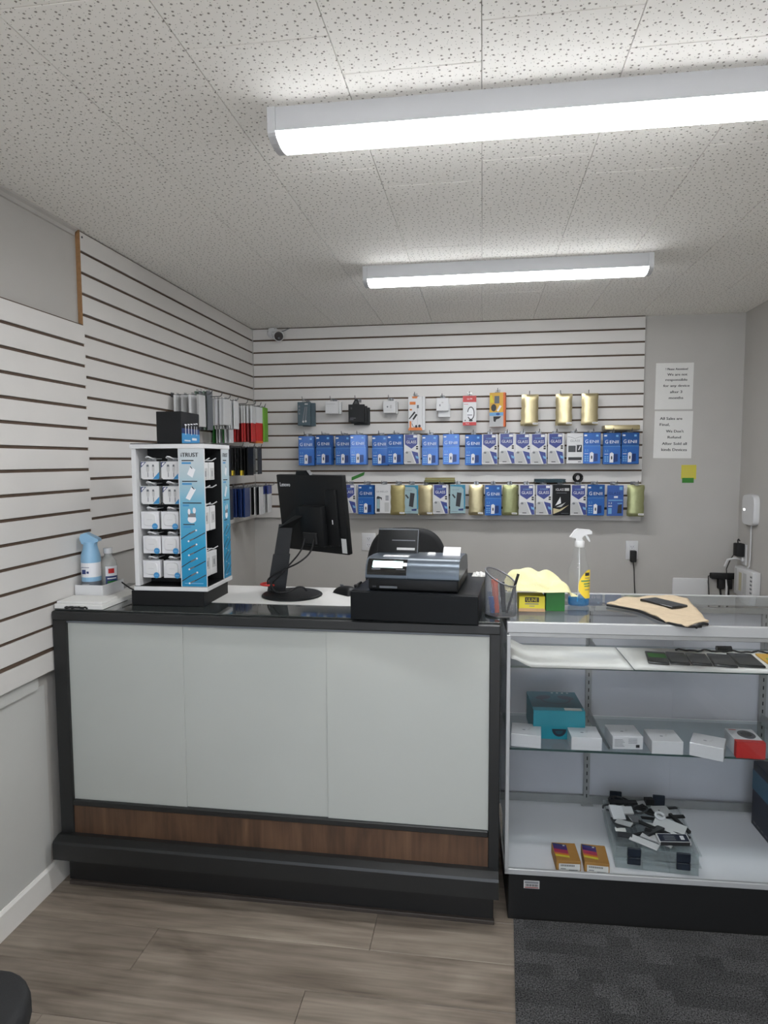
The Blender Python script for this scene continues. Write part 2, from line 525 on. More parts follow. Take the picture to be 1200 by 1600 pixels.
# ================================================================== the room
WL, WR, WB, WF, CZ = -1.489, 1.513, 4.197, -2.2, 2.3476
def shell():
    b = MB(); b.box(WL-0.1, WR+0.1, WF-0.1, WB+0.1, -0.12, -0.006, 'dark_grey'); fl = struct(b.build('floor'))
    b = MB(); b.box(WL-0.1, WL, WF-0.1, WB+0.1, 0, CZ+0.1, 'wall_paint'); wl = struct(b.build('wall_left'))
    b = MB(); b.box(WL, WR, WB, WB+0.1, 0, CZ+0.1, 'wall_paint'); struct(b.build('wall_back'))
    b = MB(); b.box(WR, WR+0.1, WF-0.1, WB+0.1, 0, CZ+0.1, 'wall_paint'); struct(b.build('wall_right'))
    b = MB(); b.box(WL, WR, WF-0.1, WF, 0, 0.35, 'wall_paint'); b.box(WL, WR, WF-0.1, WF, 2.25, CZ+0.1, 'wall_paint')
    b.box(WL, -1.3, WF-0.1, WF, 0.35, 2.25, 'wall_paint'); b.box(1.3, WR, WF-0.1, WF, 0.35, 2.25, 'wall_paint'); struct(b.build('wall_front'))
    b = MB(); b.box(-1.3, 1.3, WF-0.055, WF-0.05, 0.35, 2.25, 'glass'); wn = struct(b.build('window_1'))
    for x in (-1.3, -0.45, 0.41, 1.26):
        b = MB(); b.box(x, x+0.04, WF-0.08, WF-0.02, 0.35, 2.25, 'alu'); b.build('mullion', wn)
    for z in (0.35, 2.21):
        b = MB(); b.box(-1.26, 1.26, WF-0.08, WF-0.02, z, z+0.04, 'alu'); b.build('window_frame', wn)
    b = MB(); b.box(-12, 12, -20, WF-0.1, -0.3, -0.12, 'paper_grey'); struct(b.build('pavement'))
    b = MB(); b.box(WL-0.1, WR+0.1, WF-0.1, WB+0.1, CZ+0.011, CZ+0.1, 'trim_white'); ce = struct(b.build('ceiling'))
    # ceiling tiles
    S_ = 0.3048; X0 = -0.9213; G = 0.0008
    cache = {}
    def tile(x0, x1, y0, y1):
        key = (round(x1-x0, 4), round(y1-y0, 4))
        if key not in cache:
            w, d = (x1-x0)/2-G, (y1-y0)/2-G
            e = 0.0009
            v = [(-w, -d, 0.011), (w, -d, 0.011), (w, d, 0.011), (-w, d, 0.011),
                 (-w, -d, e), (w, -d, e), (w, d, e), (-w, d, e),
                 (-w+e, -d+e, 0), (w-e, -d+e, 0), (w-e, d-e, 0), (-w+e, d-e, 0)]
            f = [(0, 1, 2, 3), (8, 11, 10, 9)]
            for a in (0, 4):
                for i in range(4):
                    f.append((a+i, a+4+i, a+4+(i+1) % 4, a+(i+1) % 4))
            q = MB(); q.add(v, f, 'tile'); cache[key] = q.mesh('ceiling_tile')
        put('ceiling_tile', cache[key], ce, ((x0+x1)/2, (y0+y1)/2, CZ))
    for k in range(-2, 8):
        xa, xb = max(WL, X0+k*S_), min(WR, X0+(k+1)*S_)
        if xb-xa < 0.02:
            continue
        off = 1.20 if k % 2 == 0 else 1.20+S_/2+0.018
        j = -5
        while True:
            ya, yb = off+j*S_, off+(j+1)*S_
            j += 1
            if ya > WB-0.02:
                break
            if yb < -0.3:
                continue
            tile(xa, xb, ya, min(yb, WB))
    # floor planks running across the room
    W_, L_ = 0.178, 1.22
    y = WF; row = 0; pc = {}
    while y < WB:
        d = min(W_, WB-y)
        x = WL-((row*0.437) % 1.0)*L_
        while x < WR:
            xa, xb = max(x, WL), min(x+L_, WR)
            if xb-xa > 0.03:
                key = (round(xb-xa, 4), round(d, 4))
                if key not in pc:
                    q = MB(); g = 0.0006; w2, d2 = (xb-xa)/2-g, d/2-g; e = 0.0012
                    q.add([(-w2, -d2, -0.006), (w2, -d2, -0.006), (w2, d2, -0.006), (-w2, d2, -0.006),
                           (-w2, -d2, -e), (w2, -d2, -e), (w2, d2, -e), (-w2, d2, -e),
                           (-w2+e, -d2+e, 0), (w2-e, -d2+e, 0), (w2-e, d2-e, 0), (-w2+e, d2-e, 0)],
                          [(3, 2, 1, 0), (8, 9, 10, 11)]+[(a+i, a+(i+1) % 4, a+4+(i+1) % 4, a+4+i) for a in (0, 4) for i in range(4)], 'plank')
                    pc[key] = q.mesh('floor_plank')
                put('floor_plank', pc[key], fl, ((xa+xb)/2, y+d/2, 0))
            x += L_
        y += W_; row += 1
    # baseboard and trims
    b = MB(); b.prism([(WL, 0), (WL+0.014, 0), (WL+0.014, 0.082), (WL+0.008, 0.092), (WL, 0.092)], 'y', WF, 2.5, 'trim_white')
    struct(b.build('baseboard_left'))
    b = MB(); b.box(WR-0.014, WR, WF, WB, 0, 0.09, 'trim_white'); struct(b.build('baseboard_right'))
    b = MB(); b.box(WL+0.014, WR-0.014, WB-0.014, WB, 0, 0.09, 'trim_white'); struct(b.build('baseboard_back'))
    b = MB(); b.prism([(WL, 0.733), (WL+0.016, 0.733), (WL+0.016, 0.782), (WL, 0.782)], 'y', WF, 1.985, 'wall_paint_low')
    struct(b.build('trim_1'))
    b = MB(); b.prism([(WL, CZ), (WL, CZ-0.026), (WL+0.006, CZ-0.024), (WL+0.009, CZ-0.012), (WL+0.018, CZ-0.006), (WL+0.020, CZ)], 'y', WF, 2.305, 'wall_paint')
    struct(b.build('trim_2'))
    # lighter wainscot sheet on the lower left wall
    b = MB(); b.box(WL, WL+0.004, WF, 2.03, 0.092, 0.733, 'wall_paint_low'); o = struct(b.build('trim_3'))
    for sy in (0.45, 1.67):
        b = MB(); b.box(WL, WL+0.0015, sy, sy+0.004, 2.0, CZ-0.045, 'mid_grey'); b.build('wall_seam', wl)
shell()

# ------------------------------------------------------------------ slatwall panels
def slatwall(label, ax, a0, a1, face, ztop, n, inner, edge_end=None):
    t = thing('slatwall_panel', label, 'slatwall', (0, 0, ztop-n*0.0762))
    zb = ztop-n*0.0762
    g = 0.0105
    bk = MB()
    if ax == 'x':
        bk.box(a0, a1, face+0.0065, face+0.0185, 0, n*0.0762, 'slat_groove')
    else:
        bk.box(face-0.0185, face-0.0065, a0, a1, 0, n*0.0762, 'slat_groove')
    bk.build('backing_board', t)
    sl = MB()
    hh = 0.0762-g
    if ax == 'x':
        sl.rbox(a0, a1, face, face+0.0065, 0, hh, 'slat_white', 0.0008, 1)
    else:
        sl.rbox(face-0.0065, face, a0, a1, 0, hh, 'slat_white', 0.0008, 1)
    me = sl.mesh('slat')
    for k in range(n):
        put('slat', me, t, (0, 0, k*0.0762+(g/2 if k else 0.0)))
    if edge_end is not None:
        e = MB(); e.box(face-0.0185, face-0.0005, a0-0.0015, a0, 0, n*0.0762, 'raw_edge'); e.build('raw_edge_strip', t)
        s_ = MB(); s_.M = Matrix.Translation((face, a0+0.012, n*0.0762-0.022)) @ Matrix.Rotation(PI/2, 4, 'Y')
        s_.lathe([(0.004, 0.0), (0.004, 0.0015), (0.002, 0.002)], 'dark_grey', 10); s_.build('screw', t)
    return t
slatwall('white slatwall panel on the back wall holding rows of phone accessories', 'x', -1.4695, 0.951, 4.1777, CZ-0.001, 16, None)
slatwall('tall white slatwall panel running up to the ceiling along the left wall', 'y', 2.318, 4.176, -1.4705, CZ-0.001, 16, None, True)
slatwall('near white slatwall panel on the left wall in front of the counter', 'y', -0.14, 2.301, -1.455, 2.0012, 16, None)
b = MB(); b.box(WL, -1.4735, -0.14, 2.30, 0.80, 1.98, 'raw_edge'); 
o = struct(b.build('trim_4'))

# ------------------------------------------------------------------ ceiling lights
def ceiling_light(label, x0, x1, y0, on=True):
    t = thing('ceiling_light', label, 'light', ((x0+x1)/2, y0+0.055, CZ), 0, 'long ceiling lights')
    w = (x1-x0)/2
    hs = MB()
    hs.prism([(-0.055, 0), (-0.055, -0.0552), (-0.0542, -0.0555), (-0.0542, -0.004), (0.0542, -0.004), (0.0542, -0.0555), (0.055, -0.0552), (0.055, 0)], 'x', -w+0.02, w-0.02, 'white_metal')
    hs.build('housing', t)
    for s in (-1, 1):
        e = MB()
        pr = [(-0.0585, 0)]+[(-0.0585*math.cos(PI*k/12), -0.055-0.0215*math.sin(PI*k/12)) for k in range(13)]+[(0.0585, 0)]
        a, c_ = (-w, -w+0.02) if s < 0 else (w-0.02, w)
        e.prism(pr, 'x', a, c_, 'white_metal'); e.build('end_cap', t)
    l = MB()
    pr = [(-0.050, -0.006), (-0.050, -0.0553)]+[(-0.0547*math.cos(PI*k/16), -0.0556-0.0215*math.sin(PI*k/16)) for k in range(17)]+[(0.050, -0.0553), (0.050, -0.006)]
    l.prism(pr, 'x', -w+0.021, w-0.021, 'led'); l.build('lens', t, smooth=40)
ceiling_light('long white LED ceiling light nearest the camera', -0.52, 0.70, 1.612)
ceiling_light('shorter looking LED ceiling light farther back above the counter', -0.525, 0.695, 2.935)
ceiling_light('LED ceiling light over the customer area behind the camera', -0.52, 0.70, 0.29)
ceiling_light('LED ceiling light near the shop entrance behind the camera', -0.52, 0.70, -1.03)

# ------------------------------------------------------------------ floor mat
b = MB(); b.prism([(0.063, 0.5), (1.45, 0.5), (1.45, 2.142), (0.1115, 2.0875)], 'z', 0.0005, 0.0075, 'carpet')
tag(b.build('floor_mat', None), 'dark grey carpet mat on the floor before the glass showcase', 'mat')
# ================================================================== black framed counter
def counter():
    t = thing('counter', 'black framed counter with three white front panels and a wood strip', 'counter', (-1.452, 2.04, 0))
    L = 1.513      # length
    D = 0.50
    def P(name, *boxes, m='black_frame', r=0.0025, par=t):
        q = MB()
        for bx in boxes:
            q.rbox(*bx, m, r, 1)
        return q.build(name, par)
    P('post', (0, 0.05, 0, 0.05, 0.18, 0.982))
    P('post', (L-0.034, L, 0, 0.05, 0.18, 0.982))
    P('post', (0, 0.05, D-0.05, D, 0.18, 0.982))
    P('post', (L-0.034, L, D-0.05, D, 0.18, 0.982))
    P('top_rail', (0.0, L, -0.004, 0.03, 0.957, 0.989), r=0.004)
    P('back_rail', (0.05, L-0.034, D-0.03, D, 0.95, 0.984))
    P('side_rail', (0.0, 0.03, 0.03, D-0.03, 0.95, 0.984))
    P('side_rail', (L-0.03, L, 0.03, D-0.03, 0.95, 0.984))
    P('middle_rail', (0.05, L-0.034, 0.0, 0.03, 0.302, 0.322))
    P('lower_rail', (0.05, L-0.034, 0.0, 0.03, 0.18, 0.196))
    P('track', (0.05, L-0.034, 0.004, 0.03, 0.949, 0.957), m='mid_grey', r=0.001)
    # sliding panels
    xs = [0.048, 0.466, 0.958, L-0.033]
    for i in range(3):
        q = MB(); y0 = (0.012, 0.016, 0.011)[i]
        q.rbox(xs[i]-(0.012 if i == 1 else 0), xs[i+1]-0.0005+(0.02 if i == 1 else 0), y0, y0+0.0035, 0.321, 0.951, 'frosted', 0.0006, 1)
        q.build('front_panel', t)
    q = MB(); q.box(0.05, L-0.034, 0.006, 0.012, 0.194, 0.304, 'walnut'); q.build('wood_strip', t)
    # protruding ledge and toe kick
    q = MB(); q.prism([(0.03, 0.20), (-0.018, 0.205), (-0.046, 0.196), (-0.05, 0.188), (-0.05, 0.132), (-0.04, 0.126), (0.03, 0.126)], 'x', 0.001, L-0.001, 'black_frame')
    q.build('ledge', t)
    P('toe_kick', (0.006, L-0.015, 0.028, D-0.02, 0.012, 0.13), m='black_wood')
    P('kick_strip', (0.012, L-0.012, 0.016, 0.034, 0.0, 0.014), m='kick_brown', r=0.002)
    # closed body behind the panels
    P('end_board', (0.004, 0.012, 0.05, D-0.05, 0.18, 0.95), m='black_wood', r=0.001)
    P('end_board', (L-0.012, L-0.004, 0.05, D-0.05, 0.18, 0.95), m='black_wood', r=0.001)
    P('back_board', (0.05, L-0.034, D-0.012, D-0.004, 0.18, 0.95), m='black_wood', r=0.001)
    P('deck', (0.012, L-0.012, 0.03, D-0.012, 0.17, 0.18), m='black_wood', r=0.001)
    P('under_top', (0.03, L-0.03, 0.03, D-0.03, 0.966, 0.972), m='dark_grey', r=0.001)
    # glass top in two sheets
    for (a, c_) in ((0.004, 0.405), (0.4065, L-0.002)):
        q = MB(); q.rbox(a, c_, 0.012, D-0.002, 0.9895, 0.9945, 'glass_top', 0.0008, 1); q.build('glass_top', t)
def glass_top_mat():
    m = mat('glass_top', (46, 50, 49), 0.04, spec=0.9, coat=0.6)
glass_top_mat()
counter()
TOP = 0.9948
q = MB(); q.box(-1.40, -0.30, 2.215, 2.532, 0.0, 0.0012, 'sheet_white')
tag(q.build('paper_sheet', None, (0, 0, TOP)), 'white protective sheet lying on the glass counter top', 'sheet')

# ================================================================== glass showcase
SX, SY, SA = 0.0815, 2.091, math.radians(2.2)
def sloc(x, y, z=0.0):
    return (SX+x*math.cos(SA)-y*math.sin(SA), SY+x*math.sin(SA)+y*math.cos(SA), z)
def showcase():
    t = thing('glass_showcase', 'glass display showcase with aluminium frame on a black base', 'showcase', (SX, SY, 0), SA)
    L, D, H = 1.27, 0.50, 0.987
    def P(name, bx, m='alu_light', r=0.0012, par=t):
        q = MB(); q.rbox(*bx, m, r, 1); return q.build(name, par)
    base = MB(); base.rbox(0.012, L, 0.004, D, 0.0, 0.156, 'black_wood', 0.002, 1); bo = base.build('base', t)
    s_ = MB(); s_.M = Matrix.Translation((0.062, 0.0035, 0.109))
    s_.q(0, 0.05, 0, 0.027, 'paper_grey', -0.0002)
    s_.q(0.003, 0.047, 0.017, 0.024, 'ink_soft', -0.0005)
    for k in range(14):
        s_.q(0.005+k*0.003, 0.0065+k*0.003+(k % 3)*0.0004, 0.007, 0.015, 'ink', -0.0005)
    s_.q(0.003, 0.047, 0.002, 0.005, 'red_dark', -0.0005)
    s_.build('sticker', bo)
    P('deck', (0.012, L-0.012, 0.012, D-0.012, 0.156, 0.163), 'case_white')
    P('bottom_rail', (0.0, L, 0.0, 0.012, 0.155, 0.173))
    P('back_bottom_rail', (0.012, L-0.012, 0.462, 0.474, 0.163, 0.196), 'alu')
    for x in (0.0, L-0.012):
        P('post', (x, x+0.012, 0, 0.012, 0.16, 0.945))
        P('post', (x, x+0.012, D-0.014, D, 0.16, 0.945))
        P('side_top_rail', (x, x+0.012, 0.012, D-0.012, 0.945, 0.985))
        P('side_bottom_rail', (x, x+0.012, 0.012, D-0.012, 0.156, 0.172))
    P('top_rail', (0.0, L, 0.0, 0.014, 0.953, H), r=0.002)
    P('lower_lip', (0.004, L-0.004, 0.003, 0.012, 0.940, 0.9535), 'alu')
    P('back_top_rail', (0.012, L-0.012, D-0.022, D, 0.950, H), r=0.002)
    P('door_track', (0.012, L-0.012, D-0.04, D-0.022, 0.925, 0.945), 'alu')
    P('front_glass', (0.012, L-0.012, 0.004, 0.007, 0.172, 0.942), 'glass', 0.0005)
    P('top_glass', (0.014, L-0.014, 0.014, D-0.022, H-0.007, H-0.001), 'glass', 0.0005)
    P('side_panel', (0.002, 0.006, 0.012, D-0.014, 0.172, 0.945), 'glass', 0.0005)
    P('side_panel', (L-0.006, L-0.002, 0.012, D-0.014, 0.172, 0.945), 'glass', 0.0005)
    P('back_door', (0.012, 0.66, 0.478, 0.484, 0.163, 0.926), 'case_back', 0.001)
    P('back_door', (0.63, L-0.012, 0.486, 0.492, 0.163, 0.926), 'case_back', 0.001)
    P('back_panel_strip', (0.012, L-0.012, 0.4765, 0.4785, 0.50, 0.512), 'case_white', 0.0005)
    # slotted standards
    for x in (0.335, 0.968):
        q = MB(); q.box(x, x+0.022, 0.461, 0.4745, 0.166, 0.944, 'alu'); so = q.build('shelf_standard', t)
        sl = MB()
        for k in range(25):
            z = 0.19+k*0.03
            sl.box(x+0.009, x+0.013, 0.4603, 0.4612, z, z+0.014, 'ink')
        o = sl.build('slots', so); o['kind'] = 'stuff'
        f = MB(); f.box(x-0.012, x+0.034, 0.445, 0.4745, 0.163, 0.167, 'alu'); f.build('foot_plate', so)
    for z, y1, nm in ((0.824, 0.33, 'upper'), (0.549, 0.36, 'middle')):
        for x in (0.345, 0.978):
            q = MB(); q.prism([(0.4605, z-0.045), (0.4605, z-0.001), (0.10, z-0.001), (0.10, z-0.008)], 'x', x-0.002, x+0.002, 'alu'); q.build('shelf_bracket', t)
        q = MB(); q.box(0.014, L-0.014, 0.055, y1, z, z+0.006, 'glass_shelf'); sh = q.build('glass_shelf', t)
        q = MB(); q.box(0.014, L-0.014, 0.0535, 0.055, z, z+0.006, 'glass_edge'); q.build('front_edge', sh)
    return t
showcase()

SHM, SHU, DECK = 0.5552, 0.8302, 0.1632
# curled paper liners on the upper shelf
def liner(x0, x1, curl, y0, y1, label):
    q = MB()
    def fn(u, v):
        x = x0+(x1-x0)*u
        z = 0.0008
        if curl:
            k = max(0.0, (0.07-(x-x0))/0.07)
            z += 0.026*k*k*(3-2*k)
        y = y0+(y1-y0)*v
        if v < 0.02:
            z -= 0.001
        return (x-x0, y-y0, z)
    q.grid(fn, 24, 4, 'paper')
    me = q.mesh('paper_liner', 30)
    o = put('paper_liner', me, None, sloc(x0, y0, SHU), SA)
    md = o.modifiers.new('thick', 'SOLIDIFY'); md.thickness = 0.0006
    tag(o, label, 'paper', 'paper liners on the upper showcase shelf')
liner(0.018, 0.402, True, 0.046, 0.30, 'white paper liner curling up at the left end of the top shelf')
liner(0.406, 1.15, False, 0.05, 0.30, 'flat white paper liner under the row of black phones')

# phones on the upper shelf: corner data in the case frame
ph = [((0.463, 0.109), (0.528, 0.110), (0.486, 0.236)), ((0.533, 0.110), (0.593, 0.107), (0.553, 0.234)),
      ((0.598, 0.108), (0.661, 0.106), (0.618, 0.229)), ((0.663, 0.100), (0.735, 0.102), (0.687, 0.230)), ((0.741, 0.100), (0.820, 0.107), (0.755, 0.241))]
pl = ['black phone with a green tape strip, leftmost on the shelf paper', 'black phone second from left on the shelf paper', 'black phone in the middle of the row of five on the shelf',
      'black phone fourth from left on the shelf paper', 'largest black phone at the right of the row, beside the yellow pad']
for i, (bl, br, tl) in enumerate(ph):
    w = math.dist(bl, br); d = math.dist(bl, tl)
    ang = math.atan2(tl[1]-bl[1], tl[0]-bl[0])-PI/2
    q = MB(); q.rbox(0, w, 0, d, 0, 0.008, 'phone_black', 0.0035, 3)
    o = q.build('smartphone', None, sloc(bl[0], bl[1], SHU+0.0018), SA+ang, smooth=40)
    tag(o, pl[i], 'phone', 'phones laid on the upper showcase shelf')
    s_ = MB(); s_.box(0.004, w-0.004, 0.006, d-0.006, 0.008, 0.0084, 'black_gloss'); s_.build('screen', o)
    if i == 0:
        s_ = MB(); s_.box(0.006, w-0.003, d*0.42, d*0.8, 0.0084, 0.0088, 'green_tape'); s_.build('green_tape', o)
q = MB(); q.rbox(0, 0.12, 0, 0.15, 0, 0.006, 'orange_pad', 0.001, 1)
o = tag(q.build('note_pad', None, sloc(0.842, 0.095, SHU+0.0018), SA-0.06), 'yellow orange pad with a green stripe on the top shelf', 'note pad')
q = MB(); q.box(0.012, 0.12, 0.07, 0.095, 0.006, 0.0065, 'green_lime'); q.build('green_stripe', o)
# thin black cable with plug behind the phones
q = MB()
pth = [sloc(0.60+0.012*k, 0.272+0.008*math.sin(k*0.9), SHU+0.005+0.002*math.sin(k*1.7)) for k in range(30)]
q.tube(pth, 0.0032, 'rubber', 6)
q.tube([sloc(0.74, 0.285, SHU+0.010), sloc(0.79, 0.288, SHU+0.010)], 0.0095, 'black_plastic', 8)
tag(q.build('charging_cable', None), 'thin black cable with a plug lying behind the shelf phones', 'cable')

# small white boxes on the middle shelf (width, depth, height 97 x 97 x 43 mm)
def small_box(name, label, x, y, ang, w=0.097, d=0.097, hh=0.043, front='case', body='white_gloss', group='small white boxes on the middle showcase shelf'):
    q = MB(); q.rbox(0, w, 0, d, 0, hh, body, 0.0012, 1)
    o = tag(q.build(name, None, sloc(x, y, SHM), SA+math.radians(ang)), label, 'box', group)
    s_ = MB()
    s_.box(0, w, -0.0002, d+0.0002, hh*0.30, hh*0.305, 'paper_grey'); s_.build('lid_seam', o)
    s_ = MB()
    s_.poly([(w*0.42+w*0.06*math.cos(a*0.6), d*0.42+d*0.035*math.sin(a*0.6), hh+0.0004) for a in range(10)], 'ink_soft')
    s_.poly([(w*0.52, d*0.40, hh+0.0004), (w*0.60, d*0.40, hh+0.0004), (w*0.66, d*0.62, hh+0.0004), (w*0.60, d*0.62, hh+0.0004)], 'paper_grey')
    s_.build('printed_picture', o)
    return o
small_box('earbud_box', 'white box at the left end of the middle shelf by the post', 0.021, 0.066, -7)
small_box('earbud_box', 'white box in front of the teal headphone box at its right corner', 0.214, 0.056, 0)
o = small_box('earbud_box', 'white box with printed label on its front, third from left', 0.349, 0.076, 3)
s_ = MB()
for k in range(6):
    s_.q(0.006, 0.038-0.003*(k % 3), 0.009+k*0.0045, 0.0105+k*0.0045, 'ink_soft')
    s_.q(0.05, 0.078, 0.020+k*0.003, 0.021+k*0.003, 'ink_soft')
s_.q(0.074, 0.086, 0.006, 0.016, 'ink'); s_.build('printed_label', o)
small_box('earbud_box', 'plain white box between the labelled box and the crooked box', 0.465, 0.052, 0)
small_box('earbud_box', 'crooked white box overhanging the edge of the middle shelf', 0.581, 0.054, -25, w=0.098, d=0.09)
# red and white earbud box
q = MB(); q.rbox(0, 0.085, 0, 0.11, 0, 0.052, 'white_gloss', 0.0012, 1)
o = tag(q.build('earbud_box', None, sloc(0.722, 0.05, SHM), SA-0.05), 'red fronted box with a black oval case pictured on top', 'box')
s_ = MB(); s_.box(-0.0003, 0.0853, -0.0006, 0.02, 0.0, 0.0525, 'red_print'); s_.build('red_front', o)
s_ = MB(); s_.poly([(0.05+0.026*math.cos(2*PI*k/24), 0.062+0.034*math.sin(2*PI*k/24), 0.0526) for k in range(24)], 'phone_black')
s_.poly([(0.05+0.016*math.cos(2*PI*k/24), 0.064+0.02*math.sin(2*PI*k/24), 0.0529) for k in range(24)], 'dark_grey')
s_.poly([(0.008, 0.094, 0.0526), (0.03, 0.094, 0.0526), (0.03, 0.10, 0.0526), (0.008, 0.10, 0.0526)], 'red_print'); s_.build('printed_picture', o)
# teal headphone box
q = MB(); q.rbox(0, 0.172, 0, 0.185, 0, 0.099, 'teal_box', 0.0012, 1)
o = tag(q.build('headphone_box', None, sloc(0.101, 0.134, SHM), SA+0.02), 'large teal box with dark headphones pictured on its lid', 'box')
s_ = MB(); s_.box(0.0005, 0.1715, 0.03, 0.1852, 0.0985, 0.0993, 'teal_dark'); s_.build('dark_lid_print', o)
s_ = MB()
def arc3(cx, cy, r0, r1, a0, a1, z, n=20, ky=0.8):
    o_ = [(cx+r1*math.cos(a0+(a1-a0)*k/n), cy+r1*ky*math.sin(a0+(a1-a0)*k/n), z) for k in range(n+1)]
    i_ = [(cx+r0*math.cos(a0+(a1-a0)*k/n), cy+r0*ky*math.sin(a0+(a1-a0)*k/n), z) for k in range(n, -1, -1)]
    return o_+i_
A = arc3(0.09, 0.105, 0.046, 0.052, PI, 2*PI, 0.0996)
n_ = len(A)//2
for k in range(n_-1):
    s_.poly([A[k], A[k+1], A[len(A)-2-k], A[len(A)-1-k]], 'navy')
for cx, a in ((0.05, 0.5), (0.128, -0.5)):
    s_.poly([(cx+0.03*math.cos(t)*math.cos(a)-0.018*math.sin(t)*math.sin(a), 0.125+0.03*math.cos(t)*math.sin(a)+0.018*math.sin(t)*math.cos(a), 0.0997) for t in [2*PI*k/20 for k in range(20)]], 'navy')
s_.build('headphone_picture', o)
s_ = MB(); s_.poly([(0.105, 0.004, 0.0996), (0.162, 0.004, 0.0996), (0.162, 0.026, 0.0996), (0.105, 0.026, 0.0996)], 'paper')
for k in range(4):
    s_.poly([(0.085+k*0.018, 0.168, 0.0998), (0.092+k*0.018, 0.168, 0.0998), (0.092+k*0.018, 0.176, 0.0998), (0.085+k*0.018, 0.176, 0.0998)], 'paper_grey')
s_.build('white_stickers', o)
s_ = MB(); pts = [(0.064+0.024*math.cos(PI+PI*k/12)+0.022, 0.036+0.026*math.sin(PI+PI*k/12)) for k in range(13)]
s_.pp(pts, 'navy', -0.0008)
s_.pp([(0.086+0.013*math.cos(PI+PI*k/10), 0.03+0.012*math.sin(PI+PI*k/10)) for k in range(11)], 'teal_dark', -0.0011); s_.build('front_picture', o)

# two kraft phone boxes on the deck
def phone_box(label, x, y, ang):
    w, d, hh = 0.078, 0.104, 0.037
    q = MB(); q.rbox(0, w, 0, d, 0, hh, 'kraft', 0.0012, 1)
    o = tag(q.build('phone_box', None, sloc(x, y, DECK), SA+math.radians(ang)), label, 'box', 'two kraft phone boxes on the showcase deck')
    s_ = MB()
    for i, m in enumerate(('yellow', 'orange', 'magenta', 'magenta', 'purple', 'purple', 'label_navy')):
        a, c_ = 0.022+0.0105*i, 0.022+0.0105*(i+1)
        s_.poly([(0.002, a+0.004, hh+0.0005), (0.046, a-0.004, hh+0.0005), (0.046, c_-0.004, hh+0.0005), (0.002, c_+0.004, hh+0.0005)], m)
    s_.poly([(0.034, 0.083, hh+0.0008), (0.041, 0.083, hh+0.0008), (0.041, 0.089, hh+0.0008), (0.034, 0.089, hh+0.0008)], 'white_print')
    s_.build('phone_picture', o)
    s_ = MB(); s_.q(0.008, 0.075, 0.002, 0.028, 'paper')
    for k in range(16):
        s_.q(0.014+k*0.0028, 0.0155+k*0.0028, 0.019, 0.025, 'ink', -0.001)
    s_.q(0.014, 0.03, 0.010, 0.0125, 'ink_soft', -0.001); s_.q(0.04, 0.068, 0.006, 0.0085, 'ink_soft', -0.001)
    s_.build('barcode_label', o)
phone_box('kraft phone box with sunset coloured phone print, left of the two', 0.167, 0.018, 1)
phone_box('kraft phone box with sunset coloured phone print beside the organiser case', 0.256, 0.020, -4)

# clear organiser case full of cables and watch straps
def organiser():
    ang = SA+math.radians(-5)
    W, D = 0.255, 0.30
    t = thing('organiser_case', 'clear plastic organiser case with navy latches heaped with small accessories', 'case', sloc(0.362, 0.058, DECK), ang)
    for k in range(2):
        q = MB(); z0 = 0.001+k*0.038
        q.box(0, W, 0, D, z0, z0+0.0015, 'case_plastic')
        for bx in ((0, 0.0015, 0, D), (W-0.0015, W, 0, D), (0.0015, W-0.0015, 0, 0.0015), (0.0015, W-0.0015, D-0.0015, D)):
            q.box(*bx, z0+0.0015, z0+0.036, 'case_plastic')
        for fx in (0.33, 0.66):
            q.box(W*fx, W*fx+0.001, 0.0015, D-0.0015, z0+0.0015, z0+0.03, 'case_plastic')
        q.build('tray', t)
        q = MB(); q.box(-0.006, W+0.006, -0.006, 0.0, z0+0.030, z0+0.0345, 'case_plastic'); q.box(-0.006, 0, 0, D, z0+0.03, z0+0.0345, 'case_plastic'); q.box(W, W+0.006, 0, D, z0+0.03, z0+0.0345, 'case_plastic'); q.build('rim', t)
    for (x, y) in ((0.035, -0.012), (0.185, -0.012)):
        q = MB(); q.rbox(x, x+0.042, y, y+0.008, 0.022, 0.046, 'latch_navy', 0.002, 1); q.rbox(x, x+0.042, y, y+0.008, 0.048, 0.078, 'latch_navy', 0.002, 1); q.build('latch', t)
    for (x, y) in ((0.02, D-0.006), (0.17, D-0.006)):
        q = MB(); q.rbox(x, x+0.042, y, y+0.008, 0.05, 0.112, 'latch_navy', 0.002, 1); q.build('hinge_latch', t)
    return t, ang
org, oang = organiser()
def oput(q, name, label, x, y, z, rot, group, smooth=30):
    c_, s_ = math.cos(math.radians(-5)), math.sin(math.radians(-5))
    px, py = 0.362+x*c_-y*s_, 0.058+x*s_+y*c_
    o = q.build(name, None, sloc(px, py, DECK+z), 0, smooth, (rot[0], rot[1], oang+rot[2]))
    return tag(o, label, 'accessory', group)
GO = 'loose accessories heaped in the organiser case'
def card(w, d, hh, m, deco=None):
    q = MB(); q.rbox(0, w, 0, d, 0, hh, m, 0.001, 1)
    if deco:
        deco(q, w, d, hh)
    return q
def navy_deco(q, w, d, hh):
    q.box(0.004, w-0.004, 0.004, d-0.004, hh, hh+0.0005, 'navy')
    q.box(0.072, 0.084, 0.012, 0.03, hh+0.0005, hh+0.001, 'white_print')
    for k in range(3):
        q.box(0.02, 0.055, 0.01+k*0.008, 0.013+k*0.008, hh+0.0005, hh+0.001, 'ink_soft')
    q.box(0.004, w-0.004, -0.001, 0.001, 0, hh, 'ink')
oput(card(0.1, 0.042, 0.012, 'white_plastic', navy_deco), 'accessory_box', 'navy and white slim box on top at the front of the heap', 0.135, 0.006, 0.088, (0.15, -0.02, 0.12), GO)
